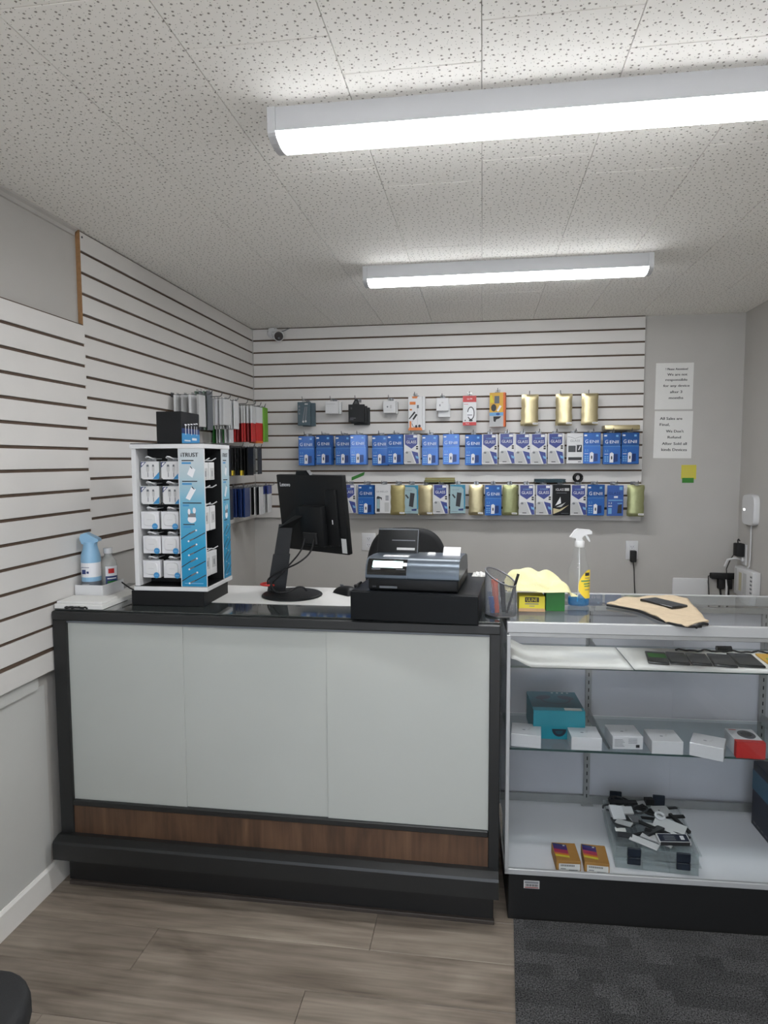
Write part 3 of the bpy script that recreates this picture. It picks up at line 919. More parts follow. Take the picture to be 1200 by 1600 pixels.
spec = [
 ('accessory_card', 'white slim packet lying flat at the front left of the heap', 0.09, 0.03, 0.004, 'white_plastic', 0.045, 0.03, 0.083, (0.1, 0.05, -0.5)),
 ('accessory_card', 'grey card packet under the navy box', 0.10, 0.035, 0.006, 'paper_grey', 0.085, 0.055, 0.083, (0.05, 0.0, -0.55)),
 ('accessory_card', 'wide white card leaning in the middle of the heap', 0.10, 0.07, 0.003, 'white_plastic', 0.125, 0.10, 0.088, (0.3, 0.1, -0.45)),
 ('watch_strap', 'long black strap lying across the centre of the heap', 0.13, 0.018, 0.005, 'rubber', 0.065, 0.13, 0.096, (0, 0.05, -0.55)),
 ('watch_strap', 'black strap lying behind the centre strap', 0.14, 0.02, 0.005, 'rubber', 0.07, 0.22, 0.094, (0, 0.05, -0.25)),
 ('watch_strap', 'thin black strap standing up at the right side of the case', 0.10, 0.012, 0.01, 'rubber', 0.20, 0.19, 0.094, (0.0, 0.12, -1.1)),
 ('watch_strap', 'short black strap at the back left of the heap', 0.10, 0.022, 0.006, 'black_plastic', 0.012, 0.235, 0.092, (0.1, 0.0, 0.15)),
 ('watch_strap', 'black strap in the front middle below the white card', 0.11, 0.02, 0.006, 'black_plastic', 0.10, 0.075, 0.092, (0, 0.08, -0.4)),
 ('clear_packet', 'clear packet with white insert at the far left of the heap', 0.045, 0.06, 0.012, 'white_print', 0.008, 0.13, 0.088, (0.35, 0.1, 0.2)),
 ('clear_packet', 'small white packet near the left rim', 0.04, 0.03, 0.008, 'white_plastic', 0.045, 0.165, 0.094, (0.4, 0.0, 0.2)),
 ('clear_packet', 'glossy crumpled packet at the centre of the heap', 0.05, 0.035, 0.01, 'steel', 0.065, 0.10, 0.098, (0.3, 0.3, 0.6)),
 ('clear_packet', 'pale wire bundle packet at the back right of the heap', 0.06, 0.05, 0.008, 'paper_grey', 0.165, 0.175, 0.092, (0.2, 0.1, 0.4)),
 ('accessory_card', 'small white label card at the left front corner', 0.035, 0.02, 0.002, 'paper', 0.01, 0.075, 0.082, (0.1, 0.0, 0.05)),
 ('cable_adapter', 'square black adapter at the back centre of the heap', 0.03, 0.025, 0.02, 'rubber', 0.14, 0.255, 0.09, (0, 0, 0.2)),
 ('accessory_card', 'dark card packet at the left of the heap', 0.06, 0.05, 0.006, 'dark_grey', 0.015, 0.09, 0.084, (0.15, 0.0, 0.3)),
]
rr = random.Random(4)
pos = ['back', 'rear middle', 'centre', 'front middle']
hues = [('white_plastic', 'white'), ('rubber', 'black'), ('paper_grey', 'pale grey'), ('dark_grey', 'dark grey')]
for a in range(4):
    for b_i in range(4):
        m, cn = hues[(a+b_i*3+a*b_i) % 4]
        if cn == 'black':
            dims, nm = (rr.uniform(0.07, 0.1), rr.uniform(0.012, 0.018), 0.005), 'watch_strap'
        else:
            dims, nm = (rr.uniform(0.045, 0.075), rr.uniform(0.02, 0.035), rr.uniform(0.003, 0.007)), 'clear_packet'
        spec.append((nm, 'small %s piece in the %s of the heap, %s across' % (cn, pos[a], ORD[b_i+1]), *dims, m, 0.012+b_i*0.05, 0.245-a*0.066, 0.078+0.006*((a+b_i) % 3), (rr.uniform(-0.2, 0.3), rr.uniform(-0.15, 0.1), rr.uniform(-0.7, 0.7))))
for nm, lb, w, d, hh, m, x, y, z, rot in spec:
    oput(card(w, d, hh, m), nm, lb, x, y, z, rot, GO)
q = MB(); q.tube([(0.014*math.cos(a*0.5), 0.014*math.sin(a*0.5), 0) for a in range(13)], 0.005, 'white_gloss', 8)
oput(q, 'cable_ring', 'small white ring lying on the wide white card', 0.165, 0.15, 0.112, (0.3, 0, 0), GO)
for k in range(5):
    q = MB(); q.tube([(0.02+0.03*math.cos(0.5*a+k)*0.9, 0.02+0.024*math.sin(0.5*a+k), 0.002*k+0.002*math.sin(a)) for a in range(12)], 0.0035, 'rubber' if k % 2 else 'dark_grey', 6)
    oput(q, 'coiled_cable', ('coiled dark cable at the back left corner of the heap', 'coiled grey cable left of the back latch', 'coiled black cable behind the clear packet', 'coiled black cable right of the centre strap', 'coiled cable at the back middle of the heap')[k],
         (0.02, 0.06, 0.035, 0.17, 0.11)[k], (0.25, 0.245, 0.19, 0.215, 0.235)[k], 0.092, (0.1, 0.1, k), GO)

# big navy box at the right end of the deck
q = MB(); q.rbox(0, 0.22, 0, 0.31, 0, 0.237, 'navy', 0.002, 1)
o = tag(q.build('product_box', None, sloc(0.921, 0.075, DECK), SA), 'large navy box with a light blue band on the showcase deck', 'box')
s_ = MB(); s_.box(-0.0006, 0.2206, -0.0006, 0.3106, 0.134, 0.206, 'band_blue'); s_.build('blue_band', o)
s_ = MB(); s_.M = Matrix.Rotation(-PI/2, 4, 'Z')
for k in range(9):
    s_.q(-0.29+k*0.03, -0.27+k*0.03, 0.014, 0.02, 'ink_soft', -0.001)
for k in range(7):
    s_.q(-0.30+k*0.042, -0.275+k*0.042, 0.214, 0.232, 'dark_grey', -0.001)
s_.build('printed_icons', o)
# ================================================================== spinning accessory stand
def display_stand():
    t = thing('display_stand', 'white spinner stand with blue printed panels and hanging accessories on the counter', 'display stand', (-1.212, 2.137, TOP), math.radians(1.5))
    q = MB(); q.rbox(0.0, 0.264, 0.0, 0.235, 0.0, 0.052, 'black_plastic', 0.0015, 1); q.build('base', t)
    q = MB(); q.rbox(0.012, 0.280, -0.004, 0.240, 0.0535, 0.068, 'white_plastic', 0.001, 1); q.build('lower_plate', t)
    q = MB(); q.rbox(0.014, 0.278, -0.002, 0.238, 0.0682, 0.0695, 'black_plastic', 0.0004, 1); q.build('tray_liner', t)
    q = MB(); q.rbox(0.012, 0.280, -0.004, 0.240, 0.546, 0.561, 'white_plastic', 0.001, 1); q.build('upper_plate', t)
    q = MB(); q.rbox(0.014, 0.278, -0.002, 0.238, 0.561, 0.5635, 'black_plastic', 0.0004, 1); q.build('cover_sheet', t)
    q = MB(); q.box(0.016, 0.032, 0.0, 0.236, 0.0695, 0.546, 'white_plastic'); q.build('side_panel', t)
    q = MB(); q.box(0.033, 0.186, 0.085, 0.232, 0.0695, 0.546, 'black_plastic'); q.build('core', t)
    q = MB(); q.box(0.184, 0.1875, 0.004, 0.086, 0.0695, 0.546, 'black_plastic'); q.build('divider', t)
    q = MB(); q.box(0.187, 0.276, 0.1565, 0.1595, 0.0695, 0.546, 'black_plastic'); q.build('divider', t)
    # printed panels: front one and right-hand one
    def poster(M_, w, nm):
        q = MB(); q.M = M_; q.box(0, w, 0, 0.005, 0.0695, 0.546, 'white_plastic'); po = q.build('printed_panel', t)
        s_ = MB(); s_.M = M_
        s_.q(0.003 if w > 0.08 else 0.001, w-0.001, 0.0705, 0.545, 'poster_grad', -0.0004)
        k = w/0.093
        s_.text('iTRUST', w*0.45, 0.524, w*0.66, 0.014, 'ink', -0.001, 'c', 0.0006)
        for (z, tw, bw) in ((0.503, 0.46, 0.36), (0.432, 0.58, 0.37), (0.358, 0.72, 0.24), (0.284, 0.44, 0.30)):
            s_.q(w*0.14, w*(0.14+tw), z, z+0.0034, 'ink', -0.001)
            s_.q(w*0.14, w*(0.14+bw), z-0.010, z-0.004, 'blue_sticker', -0.001)
        s_.pp([(w*0.34, 0.458), (w*0.54, 0.446), (w*0.66, 0.474), (w*0.47, 0.484)], 'white_print', -0.001)
        s_.pp([(w*0.46, 0.483), (w*0.54, 0.475), (w*0.55, 0.478), (w*0.47, 0.486)], 'ink', -0.0013)
        s_.pp([(w*0.26, 0.376), (w*0.42, 0.369), (w*0.66, 0.406), (w*0.50, 0.416)], 'white_print', -0.001)
        s_.pp([(w*0.50, 0.413), (w*0.60, 0.405), (w*0.61, 0.408), (w*0.51, 0.417)], 'ink', -0.0013)
        s_.disc(w*0.48, 0.304, w*0.165, 0.013, 'white_print', -0.001)
        s_.q(w*0.33, w*0.63, 0.311, 0.324, 'ink_soft', -0.0013)
        s_.disc(w*0.38, 0.330, w*0.05, 0.010, 'white_print', -0.0016); s_.disc(w*0.58, 0.334, w*0.06, 0.010, 'white_print', -0.0016)
        s_.q(w*0.14, w*0.86, 0.080, 0.083, 'gear_light', -0.001)
        s_.build('printed_artwork', po)
        c2 = MB(); c2.M = M_
        for j in range(4):
            z = 0.257-j*0.0487
            c2.pp([(0.003, z-0.024), (w*0.42, z-0.001), (w*0.42, z+0.0025), (0.003, z-0.0205)], 'ink', -0.0012)
            c2.pp([(w*0.38, z-0.006), (w*0.58, z+0.004), (w*0.61, z+0.011), (w*0.41, z+0.002)], 'mid_grey', -0.0014)
            c2.pp([(w*0.97, z-0.001), (w*0.50, z-0.024), (w*0.50, z-0.0205), (w*0.97, z+0.0025)], 'ink', -0.0012)
            c2.pp([(w*0.34, z-0.031), (w*0.52, z-0.023), (w*0.55, z-0.017), (w*0.37, z-0.024)], 'mid_grey', -0.0014)
            c2.disc(w*0.33, z-0.029, w*0.035, 0.0032, 'white_print', -0.0016, 10)
            c2.disc(w*0.635, z+0.009, w*0.035, 0.0032, 'white_print', -0.0016, 10)
        c2.build('printed_cables', po)
    poster(Matrix.Translation((0.185, -0.002, 0)), 0.093, 'front')
    poster(Matrix.Translation((0.278, 0.160, 0)) @ Matrix.Rotation(PI/2, 4, 'Z'), 0.076, 'right')
    # header box on top
    q = MB(); q.rbox(0.108, 0.197, 0.004, 0.160, 0.5637, 0.672, 'black_plastic', 0.0015, 1); hd = q.build('header_box', t)
    s_ = MB(); s_.M = Matrix.Translation((0.1972, 0.006, 0.5637)) @ Matrix.Rotation(PI/2, 4, 'Z')
    s_.q(0.0, 0.152, 0.0, 0.034, 'blue_sticker'); s_.q(0.0, 0.152, 0.034, 0.052, 'gear_dark')
    for k, x in enumerate((0.03, 0.055, 0.08, 0.105, 0.125)):
        s_.q(x, x+0.004, 0.03+0.004*(k % 2), 0.062, 'white_print', -0.001); s_.q(x-0.006, x+0.012, 0.062+0.002*k, 0.066+0.002*k, 'white_print', -0.001)
    s_.q(0.02, 0.07, 0.008, 0.012, 'white_print', -0.001); s_.q(0.085, 0.125, 0.012, 0.02, 'white_print', -0.001)
    s_.build('printed_front', hd)
    # hooks in the front bay
    for r, zt in enumerate((0.502, 0.416, 0.328, 0.242, 0.156)):
        for cx in (0.074, 0.148):
            q = MB()
            z = zt+0.009
            q.tube([(cx-0.012, 0.086, z+0.002), (cx-0.012, 0.02, z+0.002), (cx-0.010, 0.008, z+0.004), (cx-0.004, 0.003, z+0.0075), (cx+0.004, 0.003, z+0.0065), (cx+0.009, 0.009, z+0.003), (cx+0.011, 0.02, z), (cx+0.011, 0.086, z)], 0.0022, 'white_gloss', 6)
            q.build('display_hook', t, smooth=60)
    for zt in (0.50, 0.405, 0.345, 0.185):
        for cy in (0.045, 0.105):
            q = MB(); q.tube([(0.188, cy, zt+0.004), (0.262, cy, zt+0.004), (0.277, cy+0.004, zt+0.013)], 0.0022, 'white_gloss', 6); q.build('display_hook', t, smooth=60)
    return t
display_stand()
SR = math.radians(1.5)
def st(x, y, z):
    return (-1.212+x*math.cos(SR)-y*math.sin(SR), 2.137+x*math.sin(SR)+y*math.cos(SR), TOP+z)
def cable_pack_meshes():
    w, hh = 0.066, 0.062
    b_ = MB(); b_.prism([(-w/2, 0), (-w/2, -hh+0.006), (-w/2+0.006, -hh), (w/2-0.006, -hh), (w/2, -hh+0.006), (w/2, 0)], 'y', 0.0, 0.010, 'white_plastic')
    p_ = MB()
    p_.pp([(-w/2, -0.004), (-w/2, -0.022), (-w/2+0.02, -0.002), (-w/2+0.004, -0.002)], 'label_navy'); p_.pp([(-w/2+0.003, -0.008), (-w/2+0.003, -0.016), (-w/2+0.015, -0.004), (-w/2+0.008, -0.004)], 'white_print', -0.001)
    p_.pp([(w/2, -hh+0.004), (w/2, -hh+0.026), (w/2-0.024, -hh+0.001), (w/2-0.004, -hh+0.001)], 'blue_sticker')
    for cx, w2 in ((-0.008, 0.011), (0.012, 0.009)):
        p_.q(cx-w2/2, cx+w2/2, -0.031, -0.014, 'paper_grey'); p_.q(cx-w2/2+0.0015, cx+w2/2-0.0015, -0.018, -0.011, 'mid_grey', -0.001)
        p_.pp([(cx-w2/2, -0.031), (cx+w2/2, -0.031), (cx+0.0015, -0.04), (cx-0.0015, -0.04)], 'paper_grey'); p_.q(cx-0.0012, cx+0.0012, -0.054, -0.039, 'mid_grey')
    c_ = MB(); c_.box(-0.012, 0.022, 0.005, 0.006, 0.0, 0.013, 'clear_bag'); c_.box(-w/2-0.002, -w/2-0.0012, -0.003, 0.012, -hh-0.002, 0.001, 'clear_bag'); c_.box(w/2+0.0012, w/2+0.002, -0.003, 0.012, -hh-0.002, 0.001, 'clear_bag')
    return b_.mesh('cable_pack'), p_.mesh('printed_card'), c_.mesh('clear_hanger')
def earbud_pack_meshes():
    w, hh = 0.064, 0.061
    b_ = MB(); b_.rbox(-w/2, w/2, 0, 0.016, -hh, 0, 'white_gloss', 0.0015, 1)
    p_ = MB()
    p_.M = Matrix.Translation((0, 0, -0.028)); 
    pts = []
    for k in range(28):
        a = 2*PI*k/28; e = 0.5
        pts.append((0.023*math.copysign(abs(math.cos(a))**e, math.cos(a)), 0.022*math.copysign(abs(math.sin(a))**e, math.sin(a))))
    p_.add([(x, 0.0, z) for x, z in pts]+[(x*0.9, -0.0035, z*0.9) for x, z in pts], [(i, (i+1) % 28, 28+(i+1) % 28, 28+i) for i in range(28)]+[tuple(range(28, 56))], 'white_plastic')
    p_.q(-0.01, 0.01, -0.0005, 0.0008, 'paper_grey', -0.0038)
    s_ = MB(); s_.disc(0.020, -0.051, 0.0105, 0.0105, 'blue_sticker', -0.0046); s_.q(0.013, 0.027, -0.0525, -0.0495, 'gear_light', -0.005)
    c_ = MB(); c_.box(-0.012, 0.024, 0.006, 0.0075, 0.0, 0.014, 'clear_bag')
    return b_.mesh('earbud_pack'), p_.mesh('earbud_case'), s_.mesh('round_sticker'), c_.mesh('clear_hanger')
CPM = cable_pack_meshes(); EPM = earbud_pack_meshes()
rown = ['top', 'second', 'middle', 'fourth', 'bottom']
for r, zt in enumerate((0.502, 0.416, 0.328, 0.242, 0.156)):
    for c, cx in enumerate((0.074, 0.148)):
        side = ('left', 'right')[c]
        jx = random.uniform(-0.004, 0.004)
        if r < 2:
            for k in range(2):
                o = put('cable_pack', CPM[0], None, st(cx+jx*(1+k), 0.018+0.016*k, zt), SR+random.uniform(-0.06, 0.06))
                tag(o, ('white boxed cable pack, %s hook of the %s stand row' % (side, rown[r])) if k == 0 else ('cable pack behind the front one, %s hook of %s stand row' % (side, rown[r])), 'package', 'cable packs on the spinner stand')
                if k == 0:
                    put('printed_card', CPM[1], o); put('clear_hanger', CPM[2], o)
        else:
            for k in range(2):
                o = put('earbud_pack', EPM[0], None, st(cx+jx*(1+k)+(0.006*(1 if r == 3 else -1)*(-1 if r == 3 else 1))*0.6, 0.018+0.019*k, zt), SR+random.uniform(-0.03, 0.03))
                tag(o, ('white earbud pack with round blue sticker, %s hook of %s stand row' % (side, rown[r])) if k == 0 else ('earbud pack behind the front one, %s hook of %s stand row' % (side, rown[r])), 'package', 'earbud packs on the spinner stand')
                if k == 0:
                    put('earbud_case', EPM[1], o); put('round_sticker', EPM[2], o); put('clear_hanger', EPM[3], o)
# packs hanging in the right side bay
SB = MB(); SB.rbox(-0.026, 0.026, 0, 0.009, -0.085, 0, 'white_plastic', 0.001, 1); SBm = SB.mesh('side_pack')
SP = MB(); SP.q(-0.018, 0.018, -0.06, -0.02, 'paper_grey'); SP.q(-0.004, 0.004, -0.05, -0.03, 'ink_soft', -0.001); SPm = SP.mesh('printed_card')
SC_ = MB(); SC_.rbox(-0.026, 0.026, 0, 0.009, -0.062, 0, 'white_plastic', 0.001, 1); SCm = SC_.mesh('side_pack')
for r, (zt, me) in enumerate(((0.495, SCm), (0.340, SBm), (0.180, SBm))):
    for c, cy in enumerate((0.045, 0.105)):
        o = put('side_pack', me, None, st(0.262, cy, zt+0.003), SR+PI/2+random.uniform(-0.1, 0.1))
        tag(o, '%s white pack in the %s group on the right side of the spinner stand' % (('nearer', 'farther')[c], ('upper', 'middle', 'lower')[r]), 'package', 'packs on the right side of the spinner stand')
        put('printed_card', SPm, o)

# ================================================================== left end of the counter
q = MB()
q.box(0, 0.108, 0, 0.14, 0, 0.002, 'white_plastic')
for bx in ((0, 0.108, 0, 0.002), (0, 0.108, 0.138, 0.14), (0, 0.002, 0.002, 0.138), (0.106, 0.108, 0.002, 0.138)):
    q.box(*bx, 0.002, 0.042, 'white_plastic')
tag(q.build('white_box', None, (-1.449, 2.171, TOP+0.0175)), 'open white box holding two bottles beside the slatwall', 'box')
BZ = TOP+0.020
# aerosol freshener
K = 1.27
q = MB()
q.lathe([(0.024*K, 0), (0.026*K, 0.004), (0.026*K, 0.105), (0.0265*K, 0.125), (0.025*K, 0.145), (0.0205*K, 0.165), (0.0185*K, 0.178)], 'white_plastic', 24)
o = tag(q.build('air_freshener', None, (-1.409, 2.212, BZ), 0, 50), 'light blue air freshener spray bottle with shaped nozzle top', 'bottle')
q = MB(); q.lathe([(0.0268*K, 0.118), (0.0272*K, 0.125), (0.0258*K, 0.145), (0.0212*K, 0.165), (0.019*K, 0.178), (0.0195*K, 0.192)], 'sky_blue', 24); q.build('blue_shoulder', o, smooth=50)
q = MB()
pr = [(-0.024, 0.185), (-0.032, 0.205), (-0.027, 0.220), (-0.010, 0.226), (0.012, 0.214), (0.034, 0.203), (0.035, 0.194), (0.022, 0.190), (0.019, 0.182)]
q.M = Matrix.Rotation(0.2, 4, 'Z'); q.prism(pr, 'y', -0.017, 0.017, 'sky_blue'); q.build('nozzle', o, smooth=35)
q = MB(); q.lathe([(0.0264*K, 0.004), (0.0264*K, 0.05)], 'mid_grey', 24); q.lathe([(0.0265*K, 0.05), (0.0265*K, 0.066)], 'sky_blue', 24); q.lathe([(0.0264*K, 0.066), (0.0266*K, 0.118)], 'white_print', 24)
q.M = Matrix.Translation((0, -0.0268*K, 0))
for k in range(5):
    q.q(-0.016, 0.012-0.002*(k % 2), 0.012+k*0.007, 0.014+k*0.007, 'paper_grey', -0.0002)
q.q(-0.014, 0.0, 0.078, 0.094, 'label_navy', -0.0002); q.q(-0.016, 0.014, 0.101, 0.103, 'label_navy', -0.0002); q.q(0.003, 0.012, 0.080, 0.088, 'label_navy', -0.0002); q.build('wrap_label', o)
# alcohol bottle
K = 1.26
q = MB(); q.lathe([(0.022*K, 0), (0.0245*K, 0.004), (0.0245*K, 0.098), (0.022*K, 0.114), (0.014*K, 0.128), (0.0105*K, 0.134), (0.0105*K, 0.145)], 'bottle_haze', 24)
o = tag(q.build('rubbing_alcohol', None, (-1.378, 2.274, BZ), 0, 50), 'translucent white bottle with red and blue label beside the air freshener', 'bottle')
q = MB(); q.lathe([(0.0125*K, 0.142), (0.0130*K, 0.144), (0.0130*K, 0.160), (0.012*K, 0.162)], 'white_plastic', 24); q.build('cap', o, smooth=40)
q = MB()
def cyl_patch(q, r, a0, a1, z0, z1, m, n=6):
    for k in range(n):
        b0, b1 = a0+(a1-a0)*k/n, a0+(a1-a0)*(k+1)/n
        q.poly([(r*math.cos(b0), r*math.sin(b0), z0), (r*math.cos(b1), r*math.sin(b1), z0), (r*math.cos(b1), r*math.sin(b1), z1), (r*math.cos(b0), r*math.sin(b0), z1)], m)
RL = 0.0249*K
cyl_patch(q, RL, -PI*0.44, PI*0.04, 0.014, 0.060, 'label_navy'); cyl_patch(q, RL+0.0003, -PI*0.38, -PI*0.02, 0.030, 0.042, 'green_box'); cyl_patch(q, RL, -PI*0.44, PI*0.04, 0.060, 0.096, 'white_print')
cyl_patch(q, RL+0.0003, -PI*0.34, -PI*0.12, 0.070, 0.088, 'red_print'); cyl_patch(q, RL+0.0003, -PI*0.38, -PI*0.04, 0.049, 0.053, 'white_print'); q.build('wrap_label', o)
# stacked booklets
for k, (w, d, hh, x, y, rz, lb) in enumerate(((0.178, 0.27, 0.016, -1.449, 2.052, 0.0, 'white booklet at the bottom of the stack on the counter corner'), (0.165, 0.105, 0.007, -1.444, 2.058, 0.05, 'thin white catalogue on top of the booklet stack'))):
    q = MB(); q.rbox(0, w, 0, d, 0, hh, 'paper', 0.0008, 1)
    o = tag(q.build('booklet', None, (x, y, TOP+0.0005+(0.0165 if k else 0)), rz), lb, 'booklet', 'booklets on the counter corner')
    s_ = MB()
    for j in range(3):
        s_.box(0.0005, w-0.0005, -0.0003, d+0.0003, hh*(0.2+0.25*j), hh*(0.24+0.25*j), 'paper_grey')
    s_.build('page_edges', o)
q = MB(); q.tube([(-1.41+0.007*k+0.004*math.sin(k*2.1), 2.048+0.006*math.cos(k*1.7), TOP+0.004+0.004*abs(math.sin(k*1.3))) for k in range(13)], 0.0036, 'rubber', 6)
tag(q.build('bead_chain', None, smooth=60), 'short black beaded cord lying on the counter front corner', 'cord')
q = MB(); q.tube([(-1.345, 2.30, TOP+0.05), (-1.30, 2.28, TOP+0.032), (-1.26, 2.262, TOP+0.022), (-1.222, 2.25, TOP+0.02)], 0.0028, 'rubber', 6); q.tube([(-1.33, 2.31, TOP+0.006), (-1.28, 2.275, TOP+0.01), (-1.222, 2.262, TOP+0.016)], 0.0028, 'rubber', 6)
q.rbox(-1.246, -1.222, 2.245, 2.275, TOP+0.001, TOP+0.045, 'rubber', 0.003, 1)
tag(q.build('charging_cable', None, smooth=40), 'black cord and plug tucked behind the spinner stand', 'cord')

# ================================================================== monitor seen from behind
def monitor():
    t = thing('monitor', 'black desktop monitor on a round base, back turned to the camera', 'monitor', (-0.697, 2.362, TOP+0.0014))
    q = MB(); q.lathe([(0.108, 0.0), (0.112, 0.002), (0.112, 0.006), (0.106, 0.010), (0.02, 0.0125)], 'black_plastic', 48); q.build('base', t, smooth=30)
    ph_, ta = 0.5259, 0.1225
    u = Vector((math.cos(ph_), -math.sin(ph_), 0)); nb = Vector((-math.sin(ph_), -math.cos(ph_), 0))
    w = Vector((0, 0, 1))*math.cos(ta)+nb*math.sin(ta); n = u.cross(w)  # n points away from the camera
    if n.dot(nb) > 0:
        n = -n
    c = Vector((-0.6302+0.697, 2.40-2.362, 1.2998-TOP-0.0014))
    Mx = Matrix.Identity(4)
    for i, v in enumerate((u, n, w)):
        for k in range(3):
            Mx[k][i] = v[k]
    for k in range(3):
        Mx[k][3] = c[k]
    W, H = 0.341, 0.291
    q = MB(); q.M = Mx; q.rbox(-W/2, W/2, 0, 0.022, -H/2, H/2, 'black_plastic', 0.003, 2); back = q.build('back_shell', t, smooth=30)
    q = MB(); q.M = Mx; q.rbox(-W/2+0.008, W/2-0.008, 0.0222, 0.0232, -H/2+0.016, H/2-0.008, 'black_gloss', 0.0004, 1); q.build('screen', t)
    q = MB(); q.M = Mx; q.rbox(-0.03, 0.085, -0.035, 0.0, -H/2+0.03, 0.035, 'black_plastic', 0.006, 2); bulge = q.build('rear_bulge', t, smooth=30)
    q = MB(); q.M = Mx; q.rbox(0.085, 0.14, -0.012, 0.0, -H/2+0.03, 0.095, 'black_plastic', 0.005, 2); q.build('vent_ridge', t, smooth=30)
    q = MB(); q.M = Mx; q.text('Lenovo', -W/2+0.018, H/2-0.037, 0.055, 0.015, 'white_print', -0.0008, 'l', 0.0005); q.build('logo_lettering', back)
    q = MB(); q.M = Mx; q.q(W/2-0.030, W/2-0.006, -H/2+0.006, -H/2+0.060, 'paper_grey', -0.0006); q.build('white_sticker', back)
    q = MB(); q.M = Mx; q.box(0.115, 0.1185, -0.0127, -0.0118, -0.032, -0.016, 'white_print'); q.build('seal_tag', back)
    # webcam pod on the top edge
    q = MB(); q.M = Mx; q.prism([(-0.065, H/2-0.001), (-0.060, H/2+0.014), (-0.005, H/2+0.016), (0.012, H/2-0.001)], 'y', 0.002, 0.02, 'black_plastic'); q.build('webcam_pod', t)
    # leaning column and hinge arm
    foot = Vector((-0.075, 0.045, 0.008)); top = Vector((-0.035, 0.05, 0.262))
    dv = (top-foot)
    side = Vector((0.97, 0.24, 0)).normalized(); fr = dv.cross(side).normalized()
    q = MB()
    def sect(p, a, b_):
        return [p+side*a+fr*b_, p-side*a+fr*b_, p-side*a-fr*b_, p+side*a-fr*b_]
    v = [x[:] for x in sect(foot, 0.034, 0.012)]+[x[:] for x in sect(foot+dv*0.55, 0.032, 0.011)]
    q.add(v, [(0, 1, 5, 4), (1, 2, 6, 5), (2, 3, 7, 6), (3, 0, 4, 7), (3, 2, 1, 0), (4, 5, 6, 7)], 'black_plastic'); q.build('column_sleeve', t)
    q = MB(); v = [x[:] for x in sect(foot+dv*0.5, 0.028, 0.009)]+[x[:] for x in sect(top, 0.026, 0.009)]
    q.add(v, [(0, 1, 5, 4), (1, 2, 6, 5), (2, 3, 7, 6), (3, 0, 4, 7), (3, 2, 1, 0), (4, 5, 6, 7)], 'black_plastic'); q.build('column', t)
    h1 = Mx @ Vector((-0.02, -0.034, 0.012))
    q = MB(); v = [x[:] for x in sect(top-dv*0.05, 0.026, 0.010)]; 
    uu = u; 
    v += [(h1+uu*0.012+Vector((0, 0, 0.014)))[:], (h1-uu*0.03+Vector((0, 0, 0.014)))[:], (h1-uu*0.03-Vector((0, 0, 0.014)))[:], (h1+uu*0.012-Vector((0, 0, 0.014)))[:]]
    q.add(v, [(0, 1, 5, 4), (1, 2, 6, 5), (2, 3, 7, 6), (3, 0, 4, 7), (3, 2, 1, 0), (4, 5, 6, 7)], 'black_plastic'); q.build('hinge_arm', t)
    # port block and cables
    q = MB(); q.M = Mx; q.rbox(-0.012, 0.055, -0.044, -0.034, -0.105, -0.062, 'rubber', 0.002, 1); q.build('port_recess', t)
    a1 = Mx @ Vector((0.0, -0.046, -0.085)); a2 = Mx @ Vector((0.045, -0.046, -0.085))
    for nm, pts in (('cable', [a1, a1+Vector((-0.01, -0.01, -0.045)), Vector((-0.015, 0.0, 0.11)), Vector((-0.05, 0.0, 0.07)), Vector((-0.085, 0.015, 0.045)), Vector((-0.088, 0.0, 0.02)), Vector((-0.06, -0.02, 0.016))]),
                    ('cable', [a2, a2+Vector((-0.005, -0.01, -0.045)), a2+Vector((-0.05, -0.02, -0.085)), Vector((-0.03, 0.0, 0.098)), Vector((-0.075, 0.005, 0.075)), Vector((-0.108, 0.03, 0.05)), Vector((-0.10, 0.035, 0.014))]),
                    ('cable', [Vector((-0.08, 0.0, 0.04)), Vector((-0.06, -0.03, 0.018)), Vector((-0.03, -0.035, 0.0165)), Vector((0.0, -0.02, 0.02)), Vector((0.02, 0.0, 0.034)), Vector((0.04, 0.01, 0.032)), Vector((0.05, 0.02, 0.0155))])):
        # smooth the path
        P_ = [Vector(x) for x in pts]
        for _ in range(3):
            Q = [P_[0]]
            for i in range(len(P_)-1):
                Q += [P_[i]*0.75+P_[i+1]*0.25, P_[i]*0.25+P_[i+1]*0.75]
            Q.append(P_[-1]); P_ = Q
        q = MB(); q.tube(P_, 0.0032, 'rubber', 7); q.build(nm, t, smooth=60)
monitor()
q = MB(); q.tube([(0.030*math.cos(2*PI*k/28), 0.026*math.sin(2*PI*k/28), 0.0) for k in range(29)], 0.0042, 'red_plastic', 8)
tag(q.build('red_band', None, (-0.803, 2.41, TOP+0.033), 0, 60), 'red ring band hanging round the foot of the monitor column', 'band')
# mouse
q = MB()
def mfn(u_, v_):
    x = (u_-0.5)*2; y = (v_-0.5)*2
    r = max(0.0, 1-abs(x)**2.6)*max(0.0, 1-abs(y)**2.6)
    return (x*0.029*(1-0.08*y), y*0.05, 0.032*(r**0.45)*(0.9-0.12*y))
q.grid(mfn, 14, 18, 'black_plastic')
o = tag(q.build('mouse', None, (-0.506, 2.425, TOP+0.0016), 0.9, 60), 'black computer mouse on the white sheet beside the cash drawer', 'mouse')
q = MB(); q.rbox(-0.003, 0.003, 0.015, 0.033, 0.024, 0.0315, 'mid_grey', 0.002, 2); q.build('scroll_wheel', o)
q = MB(); q.box(0.006, 0.02, -0.045, -0.040, 0.012, 0.018, 'white_print'); q.build('sticker', o)

